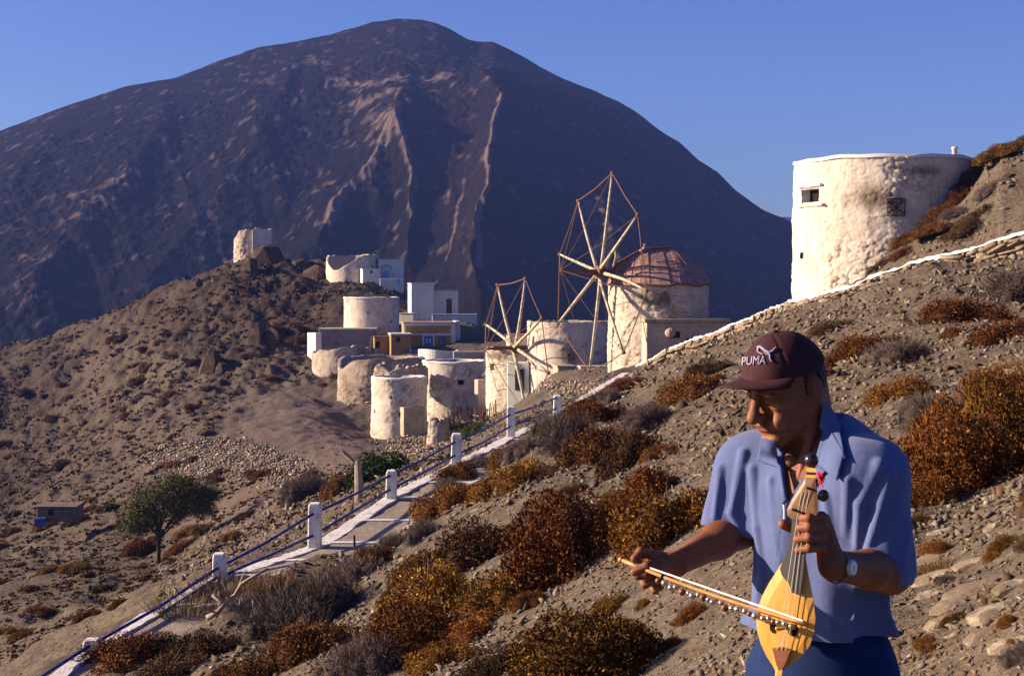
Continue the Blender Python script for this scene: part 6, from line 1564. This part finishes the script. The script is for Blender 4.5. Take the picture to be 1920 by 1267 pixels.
# ------------------------------------------------------------------ the pear shaped fiddle and its bow
YL = 2.945
def ql(px, py, d=0.0):               # the front is turned a little to the man's right, into the sun
    xa = 1458 + (1250 - py) * .165; k = (px - xa) / F * YL
    return Vector(W(px, py, YL - .60 * k)) + Vector((-.45 * -d * .5, d, 0))
M_TOP = mat('spruce_top', (.62, .34, .07), .38, .4); nt = M_TOP.node_tree; b = nt.nodes['Principled BSDF']
mp = nt.nodes.new('ShaderNodeMapping'); mp.inputs['Scale'].default_value = (260, 60, 7); mp.inputs['Rotation'].default_value = (0, .17, 0); nt.links.new(ngeo(nt), mp.inputs[0])
n1 = ntex(nt, 1, 3, .5, mp.outputs[0]); nt.links.new(nmix(nt, nramp(nt, n1.outputs[0], .3, .7), (.50, .26, .050), (.40, .19, .032)), b.inputs['Base Color'])
M_PEG = noisy('walnut_wood', (.20, .10, .042), (.13, .062, .026), 60, rough=.45, spec=.4, bs=200, bstr=.15, bdist=.001)
M_EBONY = mat('dark_fingerboard', (.055, .050, .055), .35, .5); M_BLACK = mat('black_peg', (.015, .012, .012), .25, .5)
M_TAIL = noisy('red_brown_wood', (.20, .07, .03), (.13, .045, .02), 50, rough=.4, spec=.4, bs=200, bstr=.1, bdist=.001)
M_STRING = mat('steel_string', (.5, .45, .38), .3, .6); M_RED = mat('red_yarn', (.65, .02, .02), .8)
ly = thing('fiddle', 'small pear shaped bowed fiddle with a yellow top held upright by the man', 'fiddle', ql(1458, 1250, .03))
inl = Matrix.Translation(-ly.location)
def px_plate(pts, name, m, d0, d1, parent=None, dome=0.0, n=5, sm=False, cx=None):
    """a plate with the given outline; front at depth d0, back at d1; dome swells the front"""
    P = np.array(pts, float); c = P.mean(0) if cx is None else np.array(cx, float); q = MB(); V_ = []; N = len(P); Fs = []
    for k in range(n):
        t = k / (n - 1); z = d0 - dome * math.sqrt(max(0, 1 - (1 - t) ** 2)) if dome else d0
        for p in P: x, y = p + (c - p) * t * .96; V_.append(inl @ ql(x, y, z))
    Fs += [(k * N + i, k * N + (i + 1) % N, (k + 1) * N + (i + 1) % N, (k + 1) * N + i) for k in range(n - 1) for i in range(N)]
    Fs.append(tuple((n - 1) * N + i for i in range(N)))
    b0 = len(V_); V_ += [inl @ ql(*p, d1) for p in P]
    Fs += [(i, b0 + i, b0 + (i + 1) % N, (i + 1) % N) for i in range(N)]; Fs.append(tuple(b0 + i for i in range(N))[::-1])
    return q.add(V_, Fs).build(name, m, parent or ly, sm)
body_o = [(1486, 1010), (1478, 1032), (1468, 1052), (1455, 1072), (1441, 1094), (1429, 1117), (1421, 1140), (1418, 1160), (1420, 1182), (1427, 1206), (1438, 1229), (1450, 1247), (1454, 1256), (1452, 1290), (1464, 1290), (1467, 1254), (1481, 1246), (1503, 1229), (1519, 1207), (1527, 1182), (1529, 1157), (1526, 1130), (1521, 1102), (1515, 1072), (1511, 1048), (1508, 1010)]
px_plate(body_o, 'soundboard', M_TOP, -.006, .002, dome=.007, sm=False, cx=(1474, 1165))
# rounded back
q = MB(); V_ = []; N = len(body_o); P = np.array(body_o, float); c = np.array((1474, 1160.)); Fs = []
for k in range(7):
    t = k / 6; s_ = math.sqrt(1 - t * t * .96)
    for p in P: x, y = c + (p - c) * s_ * (1 if k else .995); V_.append(inl @ ql(x, y, .003 + .042 * t))
Fs = [(k * N + (i + 1) % N, k * N + i, (k + 1) * N + i, (k + 1) * N + (i + 1) % N) for k in range(6) for i in range(N)]; Fs.append(tuple(6 * N + i for i in range(N)))
q.add(V_, Fs).build('back', M_PEG, ly, True)
px_plate([(1487, 960), (1484, 990), (1479, 1020), (1470, 1045), (1463, 1062), (1466, 1074), (1474, 1084), (1480, 1090), (1485, 1106), (1494, 1110), (1501, 1108), (1505, 1080), (1509, 1050), (1510, 1010), (1512, 960)], 'fingerboard', M_EBONY, -.020, -.013)
px_plate([(1488, 950), (1483, 1000), (1478, 1045), (1511, 1045), (1511, 1000), (1513, 950)], 'neck', M_PEG, -.0125, .016)
px_plate([(1511, 893), (1505, 903), (1495, 918), (1484, 936), (1476, 953), (1477, 963), (1485, 969), (1500, 973), (1516, 972), (1527, 967), (1534, 957), (1534, 935), (1531, 912), (1528, 893)], 'pegbox', M_PEG, -.024, .004, dome=.003)
px_plate([(1512, 874), (1510, 893), (1529, 893), (1531, 876)], 'scroll_block', M_TOP, -.018, .004)
px_plate([(1512, 882), (1511, 886), (1530, 887), (1530.5, 883)], 'carved_band', M_BLACK, -.0205, -.0185)
o = MB().ball(inl @ ql(1521, 862, -.006), .0150, 16, 12, (1, 1, 1.05)).build('finial', M_BLACK, ly, True)
o = MB().tube([inl @ ql(1534, 932, -.008), inl @ ql(1540, 931, -.008), inl @ ql(1546, 926, -.009)], [.004, .005, .004], 8).build('peg', M_BLACK, ly)
MB().ball(inl @ ql(1544, 927, -.012), .0115, 14, 10, (1, .6, 1.1)).build('peg_knob', M_BLACK, o, True)
for (x, y, r_) in ((1519, 912, .004), (1492, 952, .004), (1508, 958, .004)):
    MB().box(-.008, .008, -.004, .004, -.0024, .0024, Matrix.Translation(inl @ ql(x, y, -.029)) @ Matrix.Rotation(.3, 4, 'Y')).build('peg', M_BLACK, ly, bevel=.001)
random.seed(3)
for i in range(16):
    a = random.uniform(-1.2, 1.2); l_ = random.uniform(6, 18); p0 = ql(1532, 886, -.015); p1 = ql(1532 + l_ * math.cos(a) * .9, 890 + l_ * abs(math.sin(a)) + random.uniform(-8, 8), -.03 + random.uniform(-.01, .01))
    MB().tube([inl @ p0, inl @ ((p0 + p1) / 2 + Vector((0, -.004, .004))), inl @ p1], .0016, 5).build('tassel_thread', M_RED, ly)
px_plate([(1449, 1210), (1456, 1238), (1460, 1250), (1466, 1250), (1473, 1238), (1483, 1212), (1466, 1208)], 'tailpiece', M_TAIL, -.024, -.016)
for (cx_, cy_, sg) in ((1453, 1172, -1), (1487, 1178, 1)):
    pts = [(cx_ + sg * (9.5 * math.cos(a)) * (1 if math.cos(a) > 0 else .25), cy_ + 12 * math.sin(a)) for a in np.linspace(0, 2 * math.pi, 19)[:-1]]
    px_plate(pts if sg < 0 else pts[::-1], 'sound_hole', M_DARK, -.0138, -.0125)
MB().box(-.020, .020, -.003, .003, 0, .012, Matrix.Translation(inl @ ql(1472, 1172, -.016)) @ Matrix.Rotation(-.08, 4, 'Y') @ Matrix.Rotation(math.pi / 2, 4, 'X')).build('bridge', M_TOP, ly, bevel=.001)
for x0, x1, x2 in ((1494, 1463, 1458), (1501, 1472, 1466), (1508, 1481, 1474)):
    MB().tube([inl @ ql(x0 + 10, 915, -.030), inl @ ql(x0, 975, -.0245), inl @ ql(x1 + 2, 1172, -.029), inl @ ql(x2, 1212, -.026)], .0008, 5).build('string', M_STRING, ly)
# bow
b0, b1 = Vector(W(1164, 1048, 3.185)), Vector(W(1516, 1170, 2.88)); bw = thing('bow', 'wooden bow strung with a row of little round bells, held in the right hand', 'bow', b0)
inb = Matrix.Translation(-b0); bd = (b1 - b0); dn_ = Vector((0, 0, -1))
M_BOW = noisy('bow_wood', (.55, .27, .08), (.40, .19, .06), 30, rough=.35, spec=.5, bs=100, bstr=.1, bdist=.001); M_HAIRB = mat('bow_hair', (.85, .80, .70), .4, .5); M_BELL = mat('brass_bell', (.62, .54, .42), .22, .6)
M_BELL.node_tree.nodes['Principled BSDF'].inputs['Metallic'].default_value = .85
st = [inb @ (b0 + bd * t + dn_ * (.007 * math.sin(min(1, t * 1.02) * math.pi) + .001)) for t in np.linspace(0, 1, 14)]
MB().tube(st, [.0044] * 4 + [.0034] * 10, 8).build('stick', M_BOW, bw, True)
MB().ball(st[0], .0062, 10, 8).build('tip_knob', M_BOW, bw, True)
hh = [b0 + bd * t + Vector((0, 0, .0035)) for t in np.linspace(.17, .97, 8)]; q = MB(); V_ = []
for p in hh: V_ += [inb @ (p + Vector((0, -.002, -.0018))), inb @ (p + Vector((0, -.002, .0018))), inb @ (p + Vector((0, .001, .0018))), inb @ (p + Vector((0, .001, -.0018)))]
q.add(V_, [(4 * k + j, 4 * k + (j + 1) % 4, 4 * k + 4 + (j + 1) % 4, 4 * k + 4 + j) for k in range(7) for j in range(4)]).build('hair', M_HAIRB, bw)
MB().box(-.008, .008, -.003, .003, -.010, .004, inb @ Matrix.Translation(b0 + bd * .25 + dn_ * .006) @ Matrix.Rotation(.35, 4, 'Y')).build('frog', M_BLACK, bw, bevel=.001)
random.seed(9)
for i in range(24):
    t = .22 + .70 * i / 23 + random.uniform(-.008, .008); r_ = random.choice((.0062, .0070, .0082)); p = b0 + bd * t + dn_ * (.007 * math.sin(t * math.pi) + .004 + r_ + random.uniform(0, .006)) + Vector((random.uniform(-.003, .003), -.008 + random.uniform(-.004, .004), 0))
    bo = MB().ball(inb @ p, r_, 12, 9).build('bell', M_BELL if i % 4 else M_TAIL, bw, True)
    MB().box(-r_ * .75, r_ * .75, -r_ * 1.03, -r_ * .80, -.0006, .0006, inb @ Matrix.Translation(p) @ Matrix.Rotation(random.uniform(-.6, .6), 4, 'Y')).build('slot', M_DARK, bo)
# ------------------------------------------------------------------ overall depth of the natural colours
def deepen(m, k):
    nt = m.node_tree; b = nt.nodes['Principled BSDF']; i = b.inputs['Base Color']
    if i.is_linked:
        h = nt.nodes.new('ShaderNodeHueSaturation'); h.inputs['Value'].default_value = k; nt.links.new(i.links[0].from_socket, h.inputs['Color']); nt.links.new(h.outputs[0], i)
    else: i.default_value = [c * k for c in i.default_value[:3]] + [1]
for nm, k in (('ground_scree', .70), ('mountain_scrub', .42), ('foliage', .85), ('loose_stone', .85), ('skin', .72), ('blue_shirt', .72), ('shirt_collar', .72), ('maroon_cap', .8), ('wall_stone', 1.05), ('crag_rock', .75), ('spruce_top', 1.15), ('walnut_wood', .8),
              ('limewash', .96), ('limewash_yellowed', .95), ('rubble_wall', 1.25), ('white_paint', .85), ('whitewash_edge', .85), ('cream_plaster', .8), ('grey_plaster', .85), ('path_slab', 1.1), ('earth_roof', .75), ('bleached_wood', .7), ('whitened_pole', .8), ('weathered_red_plank', .8)):
    deepen(bpy.data.materials[nm], k)
